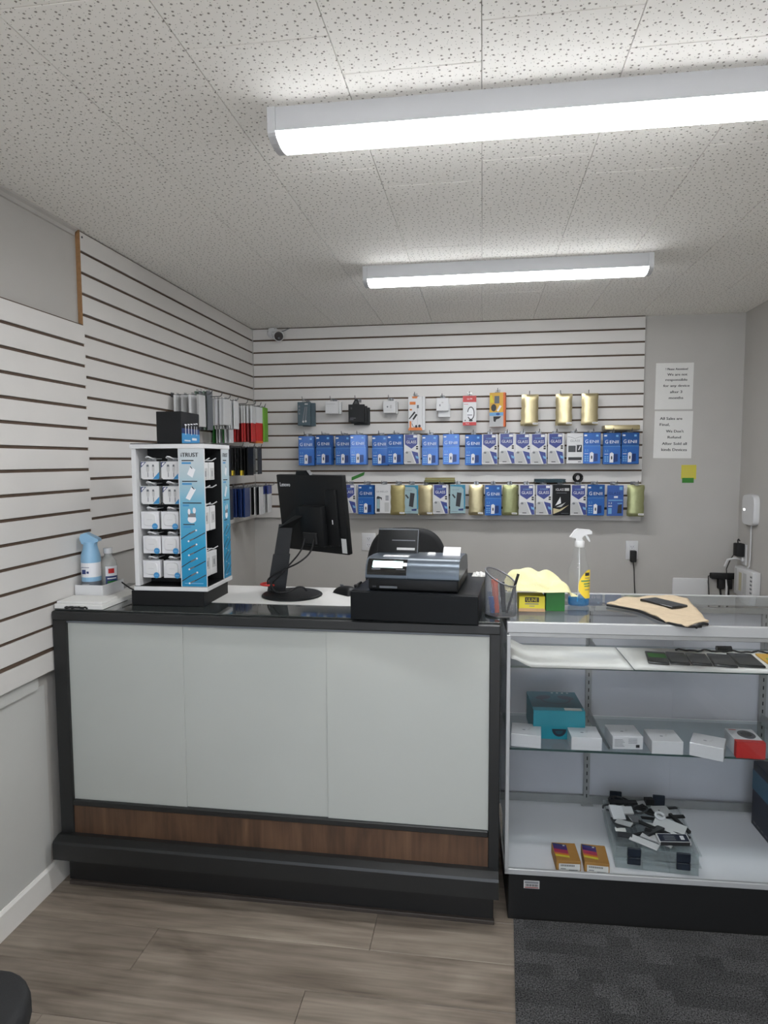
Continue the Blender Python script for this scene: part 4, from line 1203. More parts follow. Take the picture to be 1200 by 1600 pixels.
# ================================================================== cash drawer and register
DA = math.radians(-4.2)
def dl(x, y, z):
    return (-0.408+x*math.cos(DA)-y*math.sin(DA), 2.022+x*math.sin(DA)+y*math.cos(DA), TOP+z)
t = thing('cash_till', 'flat black cash drawer overhanging the counter edge', 'cash drawer', dl(0, 0, 0.0005), DA)
q = MB(); q.rbox(0, 0.40, 0.012, 0.42, 0.0, 0.092, 'drawer_black', 0.003, 2); q.build('body', t)
q = MB(); q.rbox(0.0, 0.40, 0.0, 0.0115, 0.002, 0.090, 'drawer_black', 0.002, 2); q.build('drawer_front', t)
q = MB(); q.tube([(0.0, 0.10, 0.094), (-0.02, 0.13, 0.085), (-0.015, 0.16, 0.04), (-0.01, 0.18, 0.006)], 0.004, 'rubber', 6); q.tube([(0.008, 0.06, 0.0965), (0.0, 0.09, 0.0965), (0.004, 0.12, 0.098)], 0.004, 'rubber', 6); q.build('cord', t, smooth=60)

t = thing('cash_register', 'dark grey cash register with lit customer display and receipt roll', 'cash register', dl(0.046, 0.024, 0.0935), DA)
RW = 0.296
q = MB(); q.rbox(0.006, RW-0.004, 0.0, 0.30, 0.0, 0.046, 'black_plastic', 0.008, 3); q.build('lower_body', t, smooth=30)
PRF = [(0.02, 0.038), (-0.008, 0.038), (-0.0125, 0.043), (-0.0125, 0.050), (-0.0095, 0.064), (-0.003, 0.079), (0.007, 0.091), (0.020, 0.0985), (0.036, 0.1015), (0.10, 0.101), (0.22, 0.094), (0.26, 0.082), (0.28, 0.038)]
def cover(x0, x1, m, nm, grow=0.0):
    q = MB(); q.prism([(y-grow, z+grow*0.6) for y, z in PRF], 'x', x0, x1, m); return q.build(nm, t, smooth=30)
cover(0.132, RW-0.002, 'register_grey', 'printer_cover')
cover(0.0, 0.1315, 'register_grey', 'left_cover', -0.0006)
seg = [(-0.0125, 0.050), (-0.0095, 0.064), (-0.003, 0.079), (0.007, 0.091), (0.020, 0.0985)]
def onp(z):
    for (y0, z0), (y1, z1) in zip(seg, seg[1:]):
        if z0 <= z <= z1:
            return y0+(y1-y0)*(z-z0)/(z1-z0)
    return seg[-1][0]
def curved(x0, x1, za, zb, m, off, nm, n=6):
    q = MB()
    for k in range(n):
        z0, z1 = za+(zb-za)*k/n, za+(zb-za)*(k+1)/n
        q.poly([(x0, onp(z0)-off, z0), (x1, onp(z0)-off, z0), (x1, onp(z1)-off, z1), (x0, onp(z1)-off, z1)], m)
    return q.build(nm, t)
curved(0.005, 0.1305, 0.052, 0.098, 'black_gloss', 0.0012, 'display_window', 10)
curved(0.022, 0.118, 0.0745, 0.093, 'lcd', 0.0026, 'lit_display')
curved(0.020, 0.048, 0.0685, 0.0712, 'mid_grey', 0.0026, 'panel_lettering', 2)
curved(0.098, 0.126, 0.0690, 0.0708, 'mid_grey', 0.0026, 'panel_lettering', 2)
q = MB(); q.rbox(0.043, 0.100, -0.003, 0.0, 0.008, 0.015, 'mid_grey', 0.001, 1); q.rbox(0.020, 0.033, -0.002, 0.0, 0.009, 0.015, 'dark_grey', 0.001, 1); q.build('card_slot', t)
OM = Matrix.Translation((-0.006, 0.175, 0.088)) @ Matrix.Rotation(-0.32, 4, 'X')
q = MB(); q.M = OM; q.rbox(0, 0.142, 0, 0.014, 0, 0.094, 'black_plastic', 0.003, 2); od = q.build('operator_display', t, smooth=30)
q = MB(); q.M = OM
q.box(0.05, 0.130, -0.0008, 0.0, 0.050, 0.053, 'mid_grey'); q.box(0.068, 0.130, -0.0008, 0.0, 0.018, 0.026, 'paper_grey'); q.box(0.002, 0.138, -0.0006, 0.0, 0.088, 0.0915, 'mid_grey'); q.box(0.138, 0.1405, -0.0006, 0.0, 0.004, 0.0915, 'mid_grey'); q.build('rear_trim', od)
q = MB(); q.rbox(0.045, 0.128, 0.045, 0.070, 0.099, 0.104, 'white_plastic', 0.001, 1); q.build('white_strip', t)
q = MB(); q.rbox(0.178, 0.205, 0.10, 0.13, 0.097, 0.108, 'white_plastic', 0.004, 2); q.build('release_button', t)
q = MB()
def rfn(u_, v_):
    return (0.228+0.056*u_, 0.115+0.035*math.sin(v_*1.2), 0.098+0.026*math.sin(v_*PI*0.55))
q.grid(rfn, 2, 8, 'white_print'); q.build('receipt_paper', t, smooth=60)
# crumpled tissue on the drawer
random.seed(5)
q = MB(); nn = 14
hts = {}
def tfn(u_, v_):
    r = max(0.0, 1-((u_-0.5)*2)**2)*max(0.0, 1-((v_-0.5)*2)**2)
    i, j = round(u_*nn), round(v_*nn)
    return (u_*0.05+random.uniform(-0.002, 0.002), v_*0.035+random.uniform(-0.002, 0.002), 0.001+0.018*(r**0.4)*random.uniform(0.35, 1.0))
q.grid(tfn, nn, nn, 'paper')
tag(q.build('tissue', None, dl(0.352, 0.335, 0.0925), DA, 20), 'crumpled white tissue on the back right of the cash drawer', 'tissue')

# ================================================================== office chair behind the counter
t = thing('office_chair', 'black office chair behind the counter with a rounded backrest', 'chair', (-0.345, 3.05, 0), 0.05)
bm = bmesh.new()
ol = []
for k in range(56):
    a_ = 2*PI*k/56; e_ = 2/3.4
    ol.append((0.200*math.copysign(abs(math.cos(a_))**e_, math.cos(a_)), 0.310*math.copysign(abs(math.sin(a_))**e_, math.sin(a_))))
f_ = bm.faces.new([bm.verts.new((x*(0.95+0.05*(1-z/0.31)), -0.03, 0.875+z)) for x, z in ol])
ex = bmesh.ops.extrude_face_region(bm, geom=[f_])
bmesh.ops.translate(bm, verts=[v_ for v_ in ex['geom'] if isinstance(v_, bmesh.types.BMVert)], vec=(0, 0.06, 0))
bmesh.ops.recalc_face_normals(bm, faces=bm.faces[:])
bmesh.ops.bevel(bm, geom=[e_ for e_ in bm.edges if len(e_.link_faces) == 2 and (len(e_.link_faces[0].verts) > 10 or len(e_.link_faces[1].verts) > 10)], offset=0.022, segments=4, affect='EDGES', profile=0.5)
for v_ in bm.verts:
    v_.co.y += 0.9*v_.co.x**2
me = bpy.data.meshes.new('backrest'); bm.to_mesh(me); bm.free()
me.materials.append(M['chair_fabric'])
me.polygons.foreach_set('use_smooth', [True]*len(me.polygons)); me.set_sharp_from_angle(angle=0.9)
put('backrest', me, t)
q = MB(); q.rbox(-0.23, 0.23, -0.42, 0.02, 0.44, 0.52, 'chair_fabric', 0.03, 3); q.build('seat', t, smooth=50)
q = MB(); q.prism([(0.06, 0.43), (0.085, 0.43), (0.085, 0.9), (0.06, 0.9)], 'x', -0.035, 0.035, 'black_plastic'); q.box(-0.035, 0.035, -0.2, 0.085, 0.42, 0.44, 'black_plastic'); q.build('back_support', t)
q = MB(); q.lathe([(0.03, 0.09), (0.03, 0.26), (0.02, 0.26), (0.02, 0.43)], 'black_plastic', 16, 0, -0.2); q.build('gas_column', t, smooth=40)
for k in range(5):
    a = 2*PI*k/5+0.3
    d_ = Vector((math.cos(a), math.sin(a), 0)); c0 = Vector((0, -0.2, 0))
    q = MB(); q.tube([c0+Vector((0, 0, 0.10)), c0+d_*0.28+Vector((0, 0, 0.075))], [0.026, 0.016], 'black_plastic', 8); lg = q.build('leg', t, smooth=40)
    q = MB(); q.M = Matrix.Translation(c0+d_*0.28+Vector((0, 0, 0.03))) @ Matrix.Rotation(a, 4, 'Z') @ Matrix.Rotation(PI/2, 4, 'X') @ Matrix.Translation((0, 0, -0.02))
    q.lathe([(0.026, 0), (0.029, 0.006), (0.029, 0.034), (0.026, 0.04)], 'rubber', 16); q.build('caster', lg, smooth=40)

# ================================================================== things on the right of the counter
# mesh pen cup with slanted rim
t = thing('pen_cup', 'black wire mesh pen cup with a slanted rim', 'pen cup', (0.062, 2.155, TOP+0.0004))
R_ = 0.049
def rim(a):
    return 0.124+0.026*math.cos(a-PI*0.86)
NA, NZ = 64, 26
q = MB(); v = []; f = []
for j in range(NZ+1):
    for i in range(NA):
        a = 2*PI*i/NA
        v.append((R_*math.cos(a), R_*math.sin(a), 0.004+(rim(a)-0.004)*j/NZ))
for j in range(NZ):
    for i in range(NA):
        f.append((j*NA+i, j*NA+(i+1) % NA, (j+1)*NA+(i+1) % NA, (j+1)*NA+i))
q.add(v, f, 'steel_dark' if 'steel_dark' in M else mat('steel_dark', (120, 122, 126), 0.4, metal=0.6))
o = q.build('wire_mesh', t); o['kind'] = 'stuff'
md = o.modifiers.new('w', 'WIREFRAME'); md.thickness = 0.0016; md.use_even_offset = False
q = MB(); q.tube([(R_*math.cos(2*PI*k/48), R_*math.sin(2*PI*k/48), rim(2*PI*k/48)) for k in range(49)], 0.0024, 'steel_dark', 8); q.build('rim', t, smooth=60)
q = MB(); q.lathe([(R_, 0.0), (R_+0.001, 0.002), (R_+0.001, 0.005), (R_-0.002, 0.006)], 'steel', 48); q.build('base_ring', t, smooth=60)
for lb, nm, m, p0, p1, r in (('black pen leaning out of the mesh cup to the right', 'pen', 'rubber', (0.02, -0.01, 0.008), (0.056, 0.0, 0.135), 0.0045),
                             ('orange capped marker standing in the mesh cup', 'marker', 'orange_red', (-0.012, -0.004, 0.008), (-0.020, 0.0, 0.115), 0.011),
                             ('blue marker standing in the mesh cup', 'marker', 'blue_plain', (-0.026, -0.01, 0.008), (-0.030, -0.004, 0.06), 0.010),
                             ('grey scissors handle standing in the mesh cup', 'scissors', 'dark_grey', (0.012, 0.008, 0.008), (0.004, 0.012, 0.105), 0.009)):
    if 'orange_red' not in M:
        mat('orange_red', (214, 92, 56), 0.45)
    q = MB(); a, c_ = Vector(p0), Vector(p1)
    q.tube([a, a.lerp(c_, 0.5), a.lerp(c_, 0.52), c_], [r*0.85, r*0.85, r, r], m, 10)
    tag(q.build(nm, None, (0.062, 2.155, TOP+0.0004), 0, 40), lb, nm, 'things standing in the pen cup')

# yellow and green small boxes with a cloth heaped over them
STOP = 0.987
t = thing('tissue_box', 'small yellow carton lettered ULINE in black on the showcase top'.replace(' lettered ULINE in black', ' with black lettering'), 'box', (0.126, 2.247, STOP), SA)
q = MB(); q.rbox(0, 0.086, 0, 0.07, 0.0, 0.052, 'yellow', 0.001, 1); bo = q.build('carton', t)
q = MB(); q.box(-0.0004, 0.0864, -0.0008, 0.0, 0.0, 0.011, 'tan_print' if 'tan_print' in M else mat('tan_print', (186, 150, 110), 0.6)); q.build('tan_strip', bo)
q = MB(); q.q(0.020, 0.066, 0.032, 0.049, 'ink'); q.text('ULINE', 0.043, 0.0405, 0.036, 0.0115, 'yellow', -0.0012); q.q(0.020, 0.065, 0.0245, 0.028, 'ink_soft'); q.q(0.034, 0.052, 0.0175, 0.020, 'ink_soft'); q.build('printed_label', bo)
q = MB(); q.rbox(0, 0.062, 0, 0.06, 0, 0.066, 'green_box', 0.001, 1)
tag(q.build('green_carton', None, (0.2165, 2.262, STOP), SA), 'plain green carton right of the yellow carton', 'box')
# cloth heap
q = MB()
def cfn(u_, v_):
    x = -0.062+0.232*u_
    y = -0.005+0.125*v_
    # ridge-like folds
    back = math.exp(-((v_-0.75)/0.42)**2)
    hgt = 0.066+0.062*math.exp(-((u_-0.30)/0.24)**4)*(0.3+0.7*back)
    hgt += 0.05*math.exp(-((u_-0.62)/0.13)**2)*back
    hgt += 0.036*math.exp(-((u_-0.80)/0.15)**2)*(0.4+0.6*back)
    hgt += 0.008*math.sin(8*u_+5*v_)*math.sin(3+6*v_-3*u_)+0.003*math.sin(21*u_-9*v_)
    edge = min(v_/0.2, 1.0)
    hgt = 0.060+(hgt-0.060)*(0.3+0.7*edge)
    if u_ < 0.12:
        hgt = 0.06+(hgt-0.06)*(0.55+0.45*u_/0.12)
    if u_ > 0.88:
        hgt -= (u_-0.88)*0.42
    if v_ > 0.92:
        hgt -= (v_-0.92)*0.5
    return (x+0.010*math.sin(5*v_+1), y+0.010*math.sin(9*u_)*(0.5 if v_ < 0.2 else 1), max(hgt, 0.054 if u_ > 0.9 else 0.0675))
q.grid(cfn, 44, 26, 'yellow_cloth')
o = tag(q.build('yellow_cloth', None, (0.138, 2.237, STOP+0.0015), SA, 60), 'crumpled pale yellow cleaning cloth heaped over the two small cartons', 'cloth')
md = o.modifiers.new('s', 'SOLIDIFY'); md.thickness = 0.0015; md.offset = 1

# spray bottle
t = thing('spray_bottle', 'clear spray bottle with white trigger head and blue liquid at the bottom', 'bottle', (0.338, 2.372, STOP), 0.06)
BP = [(0.033, 0.0), (0.0372, 0.004), (0.0372, 0.105), (0.0365, 0.125), (0.031, 0.142), (0.0245, 0.155), (0.0235, 0.165), (0.0245, 0.172), (0.022, 0.18), (0.0225, 0.188), (0.0195, 0.198), (0.0165, 0.206), (0.0155, 0.21)]
q = MB(); q.lathe(BP, 'clear_plastic', 32, sy=0.72); q.build('bottle', t, smooth=50)
q = MB(); q.lathe([(0.032, 0.0015), (0.0362, 0.005), (0.0362, 0.03)], 'blue_liquid', 32, sy=0.70); q.build('blue_liquid', t, smooth=50)
q = MB(); q.lathe([(0.0165, 0.206), (0.0172, 0.208), (0.0172, 0.226), (0.016, 0.228)], 'white_plastic', 24); q.build('collar', t, smooth=40)
q = MB(); q.prism([(-0.034, 0.242), (-0.030, 0.246), (-0.018, 0.264), (-0.008, 0.270), (0.034, 0.266), (0.040, 0.262), (0.040, 0.252), (0.022, 0.251), (0.010, 0.243), (0.006, 0.236), (0.013, 0.228), (-0.015, 0.228), (-0.014, 0.236)], 'y', -0.010, 0.010, 'white_plastic'); q.build('spray_head', t, smooth=30)
q = MB(); q.prism([(0.016, 0.250), (0.024, 0.250), (0.030, 0.240), (0.036, 0.226), (0.032, 0.224), (0.025, 0.232)], 'y', -0.006, 0.006, 'white_plastic'); q.build('trigger', t, smooth=30)
q = MB(); q.tube([(0, 0, 0.206), (0.002, 0, 0.1), (-0.004, 0, 0.012)], 0.0022, 'white_gloss', 6); q.build('dip_tube', t, smooth=60)
q = MB()
def on_bottle(x, z):
    rx = 0.0374+0.0002; ry = rx*0.72
    x = max(-rx*0.999, min(rx*0.999, x))
    return (x, -ry*math.sqrt(max(0, 1-(x/rx)**2))-0.0004, z)
def lab(z):   # left edge of the oval label
    k = (z-0.075)/0.052
    return -0.006+0.03*(k*k) if z > 0.075 else -0.006+0.022*max(0, (0.06-z)/0.03)**1.5
zs = [0.028+0.1*k/14 for k in range(15)]
for i in range(14):
    for j in range(6):
        def P_(z, s):
            a = min(lab(z), 0.034)
            return on_bottle(a+(0.0368-a)*s, z)
        q.poly([P_(zs[i], j/6), P_(zs[i], (j+1)/6), P_(zs[i+1], (j+1)/6), P_(zs[i+1], j/6)], 'yellow_lab' if 'yellow_lab' in M else mat('yellow_lab', (238, 206, 62), 0.45))
lo = q.build('yellow_label', t)
q = MB()
def strip(x0, x1, z0, z1, m):
    n = 4
    for k in range(n):
        a, b_ = x0+(x1-x0)*k/n, x0+(x1-x0)*(k+1)/n
        A_, B_, C_, D_ = on_bottle(a, z0), on_bottle(b_, z0), on_bottle(b_, z1), on_bottle(a, z1)
        q.poly([(p[0], p[1]-0.0006, p[2]) for p in (A_, B_, C_, D_)], m)
strip(0.016, 0.032, 0.108, 0.119, 'ink'); strip(0.016, 0.032, 0.099, 0.1015, 'ink_soft'); strip(0.002, 0.035, 0.088, 0.0925, 'green_lab' if 'green_lab' in M else mat('green_lab', (70, 130, 90), 0.5))
strip(0.012, 0.034, 0.078, 0.082, 'green_lab'); strip(0.014, 0.034, 0.070, 0.0735, 'green_lab'); strip(0.016, 0.032, 0.058, 0.0605, 'ink_soft'); q.build('label_lettering', lo)

# beige towel with a phone on it
PTS = [(0.433, 2.365), (0.475, 2.425), (0.515, 2.484), (0.60, 2.515), (0.705, 2.531), (0.736, 2.501), (0.712, 2.30), (0.690, 2.12), (0.660, 2.092), (0.617, 2.080), (0.568, 2.133), (0.545, 2.21), (0.526, 2.287), (0.480, 2.33)]
bm = bmesh.new()
vs_ = [bm.verts.new((x-0.58, y-2.30, 0)) for x, y in PTS]
bm.faces.new(vs_)
bmesh.ops.triangulate(bm, faces=bm.faces[:])
for _ in range(4):
    bmesh.ops.subdivide_edges(bm, edges=bm.edges[:], cuts=1, use_grid_fill=True)
    bmesh.ops.triangulate(bm, faces=bm.faces[:])
bm.normal_update()
for v_ in bm.verts:
    x, y = v_.co.x, v_.co.y
    v_.co.z = 0.006+0.003*math.sin(34*x+9*y)*math.sin(21*y-6*x)+0.0018*math.sin(70*x)*math.sin(66*y)
    d_ = math.hypot(x-0.075, y+0.205)
    v_.co.z += 0.006*math.exp(-(d_/0.035)**2)
    if math.hypot(x-0.05, y-0.03) < 0.11:
        v_.co.z = min(v_.co.z, 0.0075)
me = bpy.data.meshes.new('towel'); bm.to_mesh(me); bm.free()
me.materials.append(M['beige_cloth'])
me.polygons.foreach_set('use_smooth', [True]*len(me.polygons))
o = put('towel', me, None, (0.58, 2.30, STOP))
md = o.modifiers.new('s', 'SOLIDIFY'); md.thickness = 0.005; md.offset = -1
tag(o, 'beige towel with dark edging spread on the showcase top', 'towel')
q = MB(); pe = [PTS[0], PTS[13], PTS[12], PTS[11], PTS[10], PTS[9], PTS[8]]
P_ = [Vector((x-0.58, y-2.30, 0.0045)) for x, y in pe]
for _ in range(2):
    Q = [P_[0]]
    for i in range(len(P_)-1):
        Q += [P_[i]*0.75+P_[i+1]*0.25, P_[i]*0.25+P_[i+1]*0.75]
    Q.append(P_[-1]); P_ = Q
q.tube(P_, 0.0042, 'rubber', 6)
q.tube([(0.060, -0.222, 0.004), (0.072, -0.214, 0.012), (0.086, -0.208, 0.014), (0.100, -0.200, 0.010)], 0.005, 'rubber', 6)
q.build('dark_edging', o, smooth=60)
q = MB(); q.rbox(-0.036, 0.036, -0.072, 0.072, 0, 0.009, 'phone_black', 0.003, 3)
o = tag(q.build('smartphone', None, (0.622, 2.372, STOP+0.0105), 0.55, 40), 'black phone lying on the beige towel', 'phone')
s_ = MB(); s_.box(-0.033, 0.033, -0.068, 0.068, 0.009, 0.0094, 'dark_grey'); s_.build('screen', o)

# ================================================================== padded chair at the lower left corner of the view
t = thing('waiting_chair', 'black padded chair seat at the lower left of the floor', 'chair', (-1.035, 0.90, 0))
bm = bmesh.new()
ol = []
for k in range(32):
    a_ = 2*PI*k/32; cx, cy = math.copysign(0.10, math.cos(a_+0.001)), math.copysign(0.10, math.sin(a_+0.001))
    ol.append((cx+0.12*math.cos(a_), cy+0.12*math.sin(a_)))
f_ = bm.faces.new([bm.verts.new((x, y, 0.44)) for x, y in ol])
ex = bmesh.ops.extrude_face_region(bm, geom=[f_])
bmesh.ops.translate(bm, verts=[v_ for v_ in ex['geom'] if isinstance(v_, bmesh.types.BMVert)], vec=(0, 0, 0.06))
bmesh.ops.recalc_face_normals(bm, faces=bm.faces[:])
bmesh.ops.bevel(bm, geom=[e_ for e_ in bm.edges if max(len(f.verts) for f in e_.link_faces) > 10], offset=0.02, segments=3, affect='EDGES', profile=0.5)
me = bpy.data.meshes.new('seat'); bm.to_mesh(me); bm.free()
me.materials.append(M['chair_fabric'])
me.polygons.foreach_set('use_smooth', [True]*len(me.polygons)); me.set_sharp_from_angle(angle=0.9)
put('seat', me, t)
q = MB(); q.M = Matrix.Translation((0.0, -0.22, 0.50)) @ Matrix.Rotation(0.12, 4, 'X'); q.rbox(-0.21, 0.21, -0.03, 0.02, 0.06, 0.40, 'chair_fabric', 0.02, 3); q.build('backrest', t, smooth=50)
for sx in (-1, 1):
    for sy in (-1, 1):
        q = MB(); q.tube([(sx*0.15, sy*0.15, 0.445), (sx*0.16, sy*0.16, 0.0)], 0.011, 'rubber', 8); q.build('leg', t, smooth=60)
    q = MB(); q.tube([(sx*0.15, -0.19, 0.46), (sx*0.15, -0.24, 0.60)], 0.010, 'rubber', 8); q.build('back_frame', t, smooth=60)
# ================================================================== goods on the back slatwall
PF = 4.1777              # slatwall face
def hook_mesh(length=0.14, tip=0.018):
    q = MB(); q.tube([(0, 0, 0), (0, -length+0.012, 0), (0, -length, 0.004), (0, -length-0.006, tip)], 0.0022, 'hook_steel', 6)
    c_ = MB(); c_.box(-0.014, 0.014, -0.003, 0.0, -0.012, 0.010, 'hook_steel')
    return q.mesh('wire_hook', 60), c_.mesh('clip')
HKM = hook_mesh()
def hook(x, z, label, group, rz=0.0, loc=None):
    o = put('wire_hook', HKM[0], None, loc or (x, PF-0.0005, z), rz)
    put('clip', HKM[1], o)
    return tag(o, label, 'hook', group)

KIND = {}
def gear():
    w, h_ = 0.098, 0.184
    b_ = MB(); b_.rbox(-w/2, w/2, 0, 0.006, -h_, 0, 'gear_blue', 0.0012, 1)
    p = MB()
    p.q(-w/2+0.004, -w/2+0.020, -0.021, -0.012, 'white_print'); p.q(0.022, 0.036, -0.024, -0.012, 'gear_light')
    p.text('G', -0.031, -0.052, 0.017, 0.021, 'white_print'); p.text('ENII', 0.012, -0.053, 0.050, 0.017, 'white_print')
    p.q(-w/2, w/2, -0.0795, -0.0775, 'gear_light'); p.q(-w/2, w/2, -h_+0.001, -0.0795, 'gear_blue2' if 'gear_blue2' in M else mat('gear_blue2', (32, 92, 166), 0.28, metal=0.3, coat=0.4), -0.0003)
    p.text('3.3', -0.031, -0.106, 0.020, 0.013, 'gear_light'); p.q(-0.042, -0.020, -0.126, -0.123, 'white_print')
    for k in range(3):
        p.q(-0.042, -0.032, -0.145-0.012*k, -0.138-0.012*k, 'gear_light'); p.q(-0.028, -0.019, -0.145-0.012*k, -0.138-0.012*k, 'gear_light')
    p.pp([(-0.013, -0.174), (0.008, -0.174), (0.010, -0.122), (0.0, -0.114), (-0.012, -0.120)], 'white_print', -0.0009)
    p.pp([(0.010, -0.172), (0.034, -0.168), (0.034, -0.124), (0.011, -0.124)], 'gear_dark', -0.0008)
    p.disc(-0.001, -0.146, 0.004, 0.011, 'ink', -0.0012)
    return b_, p, 0.006, h_
def glassp():
    w, h_ = 0.094, 0.182
    b_ = MB(); b_.rbox(-w/2, w/2, 0, 0.006, -h_, 0, 'white_plastic', 0.0012, 1)
    p = MB()
    p.pp([(-0.040, -0.002), (-0.040, -0.062), (0.0, -0.088), (0.036, -0.062), (0.036, -0.002)], 'glass_blue')
    p.q(0.012, 0.034, -0.020, -0.006, 'white_print', -0.001)
    p.text('GLASS', -0.001, -0.047, 0.060, 0.017, 'white_print'); p.text('SCREEN', -0.001, -0.027, 0.044, 0.008, 'gear_light')
    p.q(0.028, 0.041, -0.080, -0.071, 'ink'); p.q(0.028, 0.041, -0.093, -0.083, 'ink')
    p.pp([(-0.044, -0.174), (-0.044, -0.115), (-0.032, -0.102), (-0.005, -0.104), (0.020, -0.176)], 'paper_grey')
    p.pp([(0.0, -0.102), (0.040, -0.112), (0.046, -0.178), (0.030, -0.180)], 'glass_blue')
    p.pp([(0.024, -0.130), (0.044, -0.138), (0.046, -0.152), (0.028, -0.146)], 'gear_light', -0.001)
    p.disc(-0.028, -0.112, 0.008, 0.006, 'ink_soft', -0.001, 12); p.q(-0.026, -0.002, -0.171, -0.167, 'ink', -0.001)
    return b_, p, 0.006, h_
def glassback():
    w, h_ = 0.094, 0.180
    b_ = MB(); b_.rbox(-w/2, w/2, 0, 0.006, -h_, 0, 'white_plastic', 0.0012, 1)
    p = MB()
    p.pp([(-0.042, -0.02), (-0.02, -0.024), (0, -0.032), (0.02, -0.024), (0.042, -0.02), (0.042, -0.0215), (0.02, -0.0255), (0, -0.0335), (-0.02, -0.0255), (-0.042, -0.0215)], 'ink')
    p.text('GLASS', 0.0, -0.045, 0.056, 0.013, 'ink_soft')
    p.q(-0.038, 0.004, -0.112, -0.074, 'dark_grey'); p.q(0.010, 0.040, -0.112, -0.070, 'dark_grey')
    p.q(-0.038, 0.040, -0.160, -0.142, 'dark_grey'); p.q(0.018, 0.036, -0.172, -0.168, 'ink')
    p.pp([(0.018, -0.10), (0.024, -0.10), (0.034, -0.076), (0.028, -0.076)], 'white_print', -0.001)
    for k in range(4):
        p.q(-0.035, 0.0, -0.082-0.008*k, -0.080-0.008*k, 'mid_grey', -0.001)
    return b_, p, 0.006, h_
def foil(m):
    def f():
        w, h_ = 0.090, 0.186
        b_ = MB()
        def fn(sgn):
            def g(u, v):
                x = (u-0.5)*2; z = v
                k = (1-abs(x)**2.2)*min(1, z/0.12)*min(1, (1-z)/0.06)
                y = 0.006-sgn*0.008*max(0, k)**0.7
                wx = w/2*(1-0.03*math.sin(z*PI))
                return (x*wx+0.0015*math.sin(z*19), y, -h_*z)
            return g
        b_.grid(fn(1), 12, 16, m); b_.grid(fn(-1), 12, 16, m)
        p = MB(); p.M = Matrix.Translation((0, -0.0022, 0)); p.q(0.012, 0.042, -0.179, -0.168, 'paper', 0.0); p.q(0.015, 0.038, -0.175, -0.172, 'ink_soft', -0.0004)
        return b_, p, 0.014, h_
    return f
def shield():
    w, h_ = 0.10, 0.18
    b_ = MB(); b_.rbox(-w/2, w/2, 0, 0.010, -h_, 0, 'white_plastic', 0.0012, 1)
    p = MB(); p.text('SHIELD', -0.004, -0.044, 0.072, 0.010, 'ink_soft')
    p.pp([(-0.040, -0.170), (-0.020, -0.170), (-0.020, -0.078), (-0.034, -0.072), (-0.040, -0.08)], 'dark_grey'); p.pp([(-0.038, -0.150), (-0.022, -0.150), (-0.022, -0.09), (-0.038, -0.09)], 'teal_light', -0.001)
    p.pp([(-0.030, -0.072), (-0.006, -0.082), (-0.008, -0.10), (-0.014, -0.088), (-0.03, -0.082)], 'ink'); p.q(0.010, 0.038, -0.170, -0.112, 'paper_grey')
    for k in range(3):
        p.q(0.016, 0.036, -0.076-0.011*k, -0.070-0.011*k, 'mid_grey')
    return b_, p, 0.010, h_
def teal():
    w, h_ = 0.092, 0.178
    b_ = MB(); b_.rbox(-w/2, w/2, 0, 0.006, -h_, 0, 'teal_light', 0.0012, 1)
    p = MB(); p.pp([(-0.012, -0.132), (0.014, -0.138), (0.024, -0.052), (-0.004, -0.048)], 'dark_grey'); p.pp([(-0.036, -0.062), (-0.028, -0.058), (-0.012, -0.078), (-0.018, -0.086)], 'dark_grey')
    p.pp([(0.030, -0.003), (0.045, -0.003), (0.045, -0.15), (0.038, -0.15), (0.036, -0.03), (0.024, -0.014), (-0.045, -0.010), (-0.045, -0.003)], 'teal')
    p.pp([(0.004, -0.150), (0.036, -0.146), (0.034, -0.160), (0.006, -0.160)], 'label_navy'); p.q(-0.038, 0.0, -0.168, -0.166, 'ink_soft'); p.text('GLASS', -0.012, -0.032, 0.04, 0.006, 'ink_soft')
    return b_, p, 0.006, h_
def blackp():
    w, h_ = 0.10, 0.182
    b_ = MB(); b_.rbox(-w/2, w/2, 0, 0.006, -h_, 0, 'black_plastic', 0.0012, 1)
    p = MB(); p.text('iGLASS', -0.010, -0.028, 0.048, 0.014, 'white_print'); p.q(0.018, 0.044, -0.036, -0.020, 'paper_grey'); p.q(-0.030, 0.030, -0.050, -0.047, 'mid_grey')
    p.pp([(-0.036, -0.125), (-0.006, -0.072), (-0.002, -0.11)], 'white_print'); p.pp([(-0.03, -0.134), (0.025, -0.105), (0.0, -0.132)], 'paper_grey')
    p.pp([(-0.048, -0.14), (-0.01, -0.148), (0.044, -0.12), (0.0, -0.155), (-0.046, -0.176)], 'gold_foil'); p.q(0.0, 0.044, -0.172, -0.170, 'mid_grey')
    return b_, p, 0.006, h_
def bluep():
    w, h_ = 0.094, 0.182
    b_ = MB(); b_.rbox(-w/2, w/2, 0, 0.006, -h_, 0, 'blue_plain', 0.0012, 1)
    p = MB(); p.q(0.022, 0.040, -0.028, -0.008, 'gear_light'); p.text('GLASS', -0.006, -0.048, 0.068, 0.016, 'gear_dark'); p.q(-0.008, 0.014, -0.075, -0.064, 'white_print')
    p.q(-0.040, 0.042, -0.092, -0.086, 'gear_light'); p.text('3.3', -0.030, -0.106, 0.020, 0.012, 'white_print'); p.q(-0.040, -0.018, -0.126, -0.121, 'white_print')
    p.pp([(0.012, -0.166), (0.038, -0.166), (0.038, -0.112), (0.016, -0.118)], 'ink'); p.q(0.012, 0.040, -0.110, -0.105, 'gear_light'); p.q(-0.040, -0.02, -0.17, -0.135, 'gear_light', -0.0004)
    return b_, p, 0.006, h_
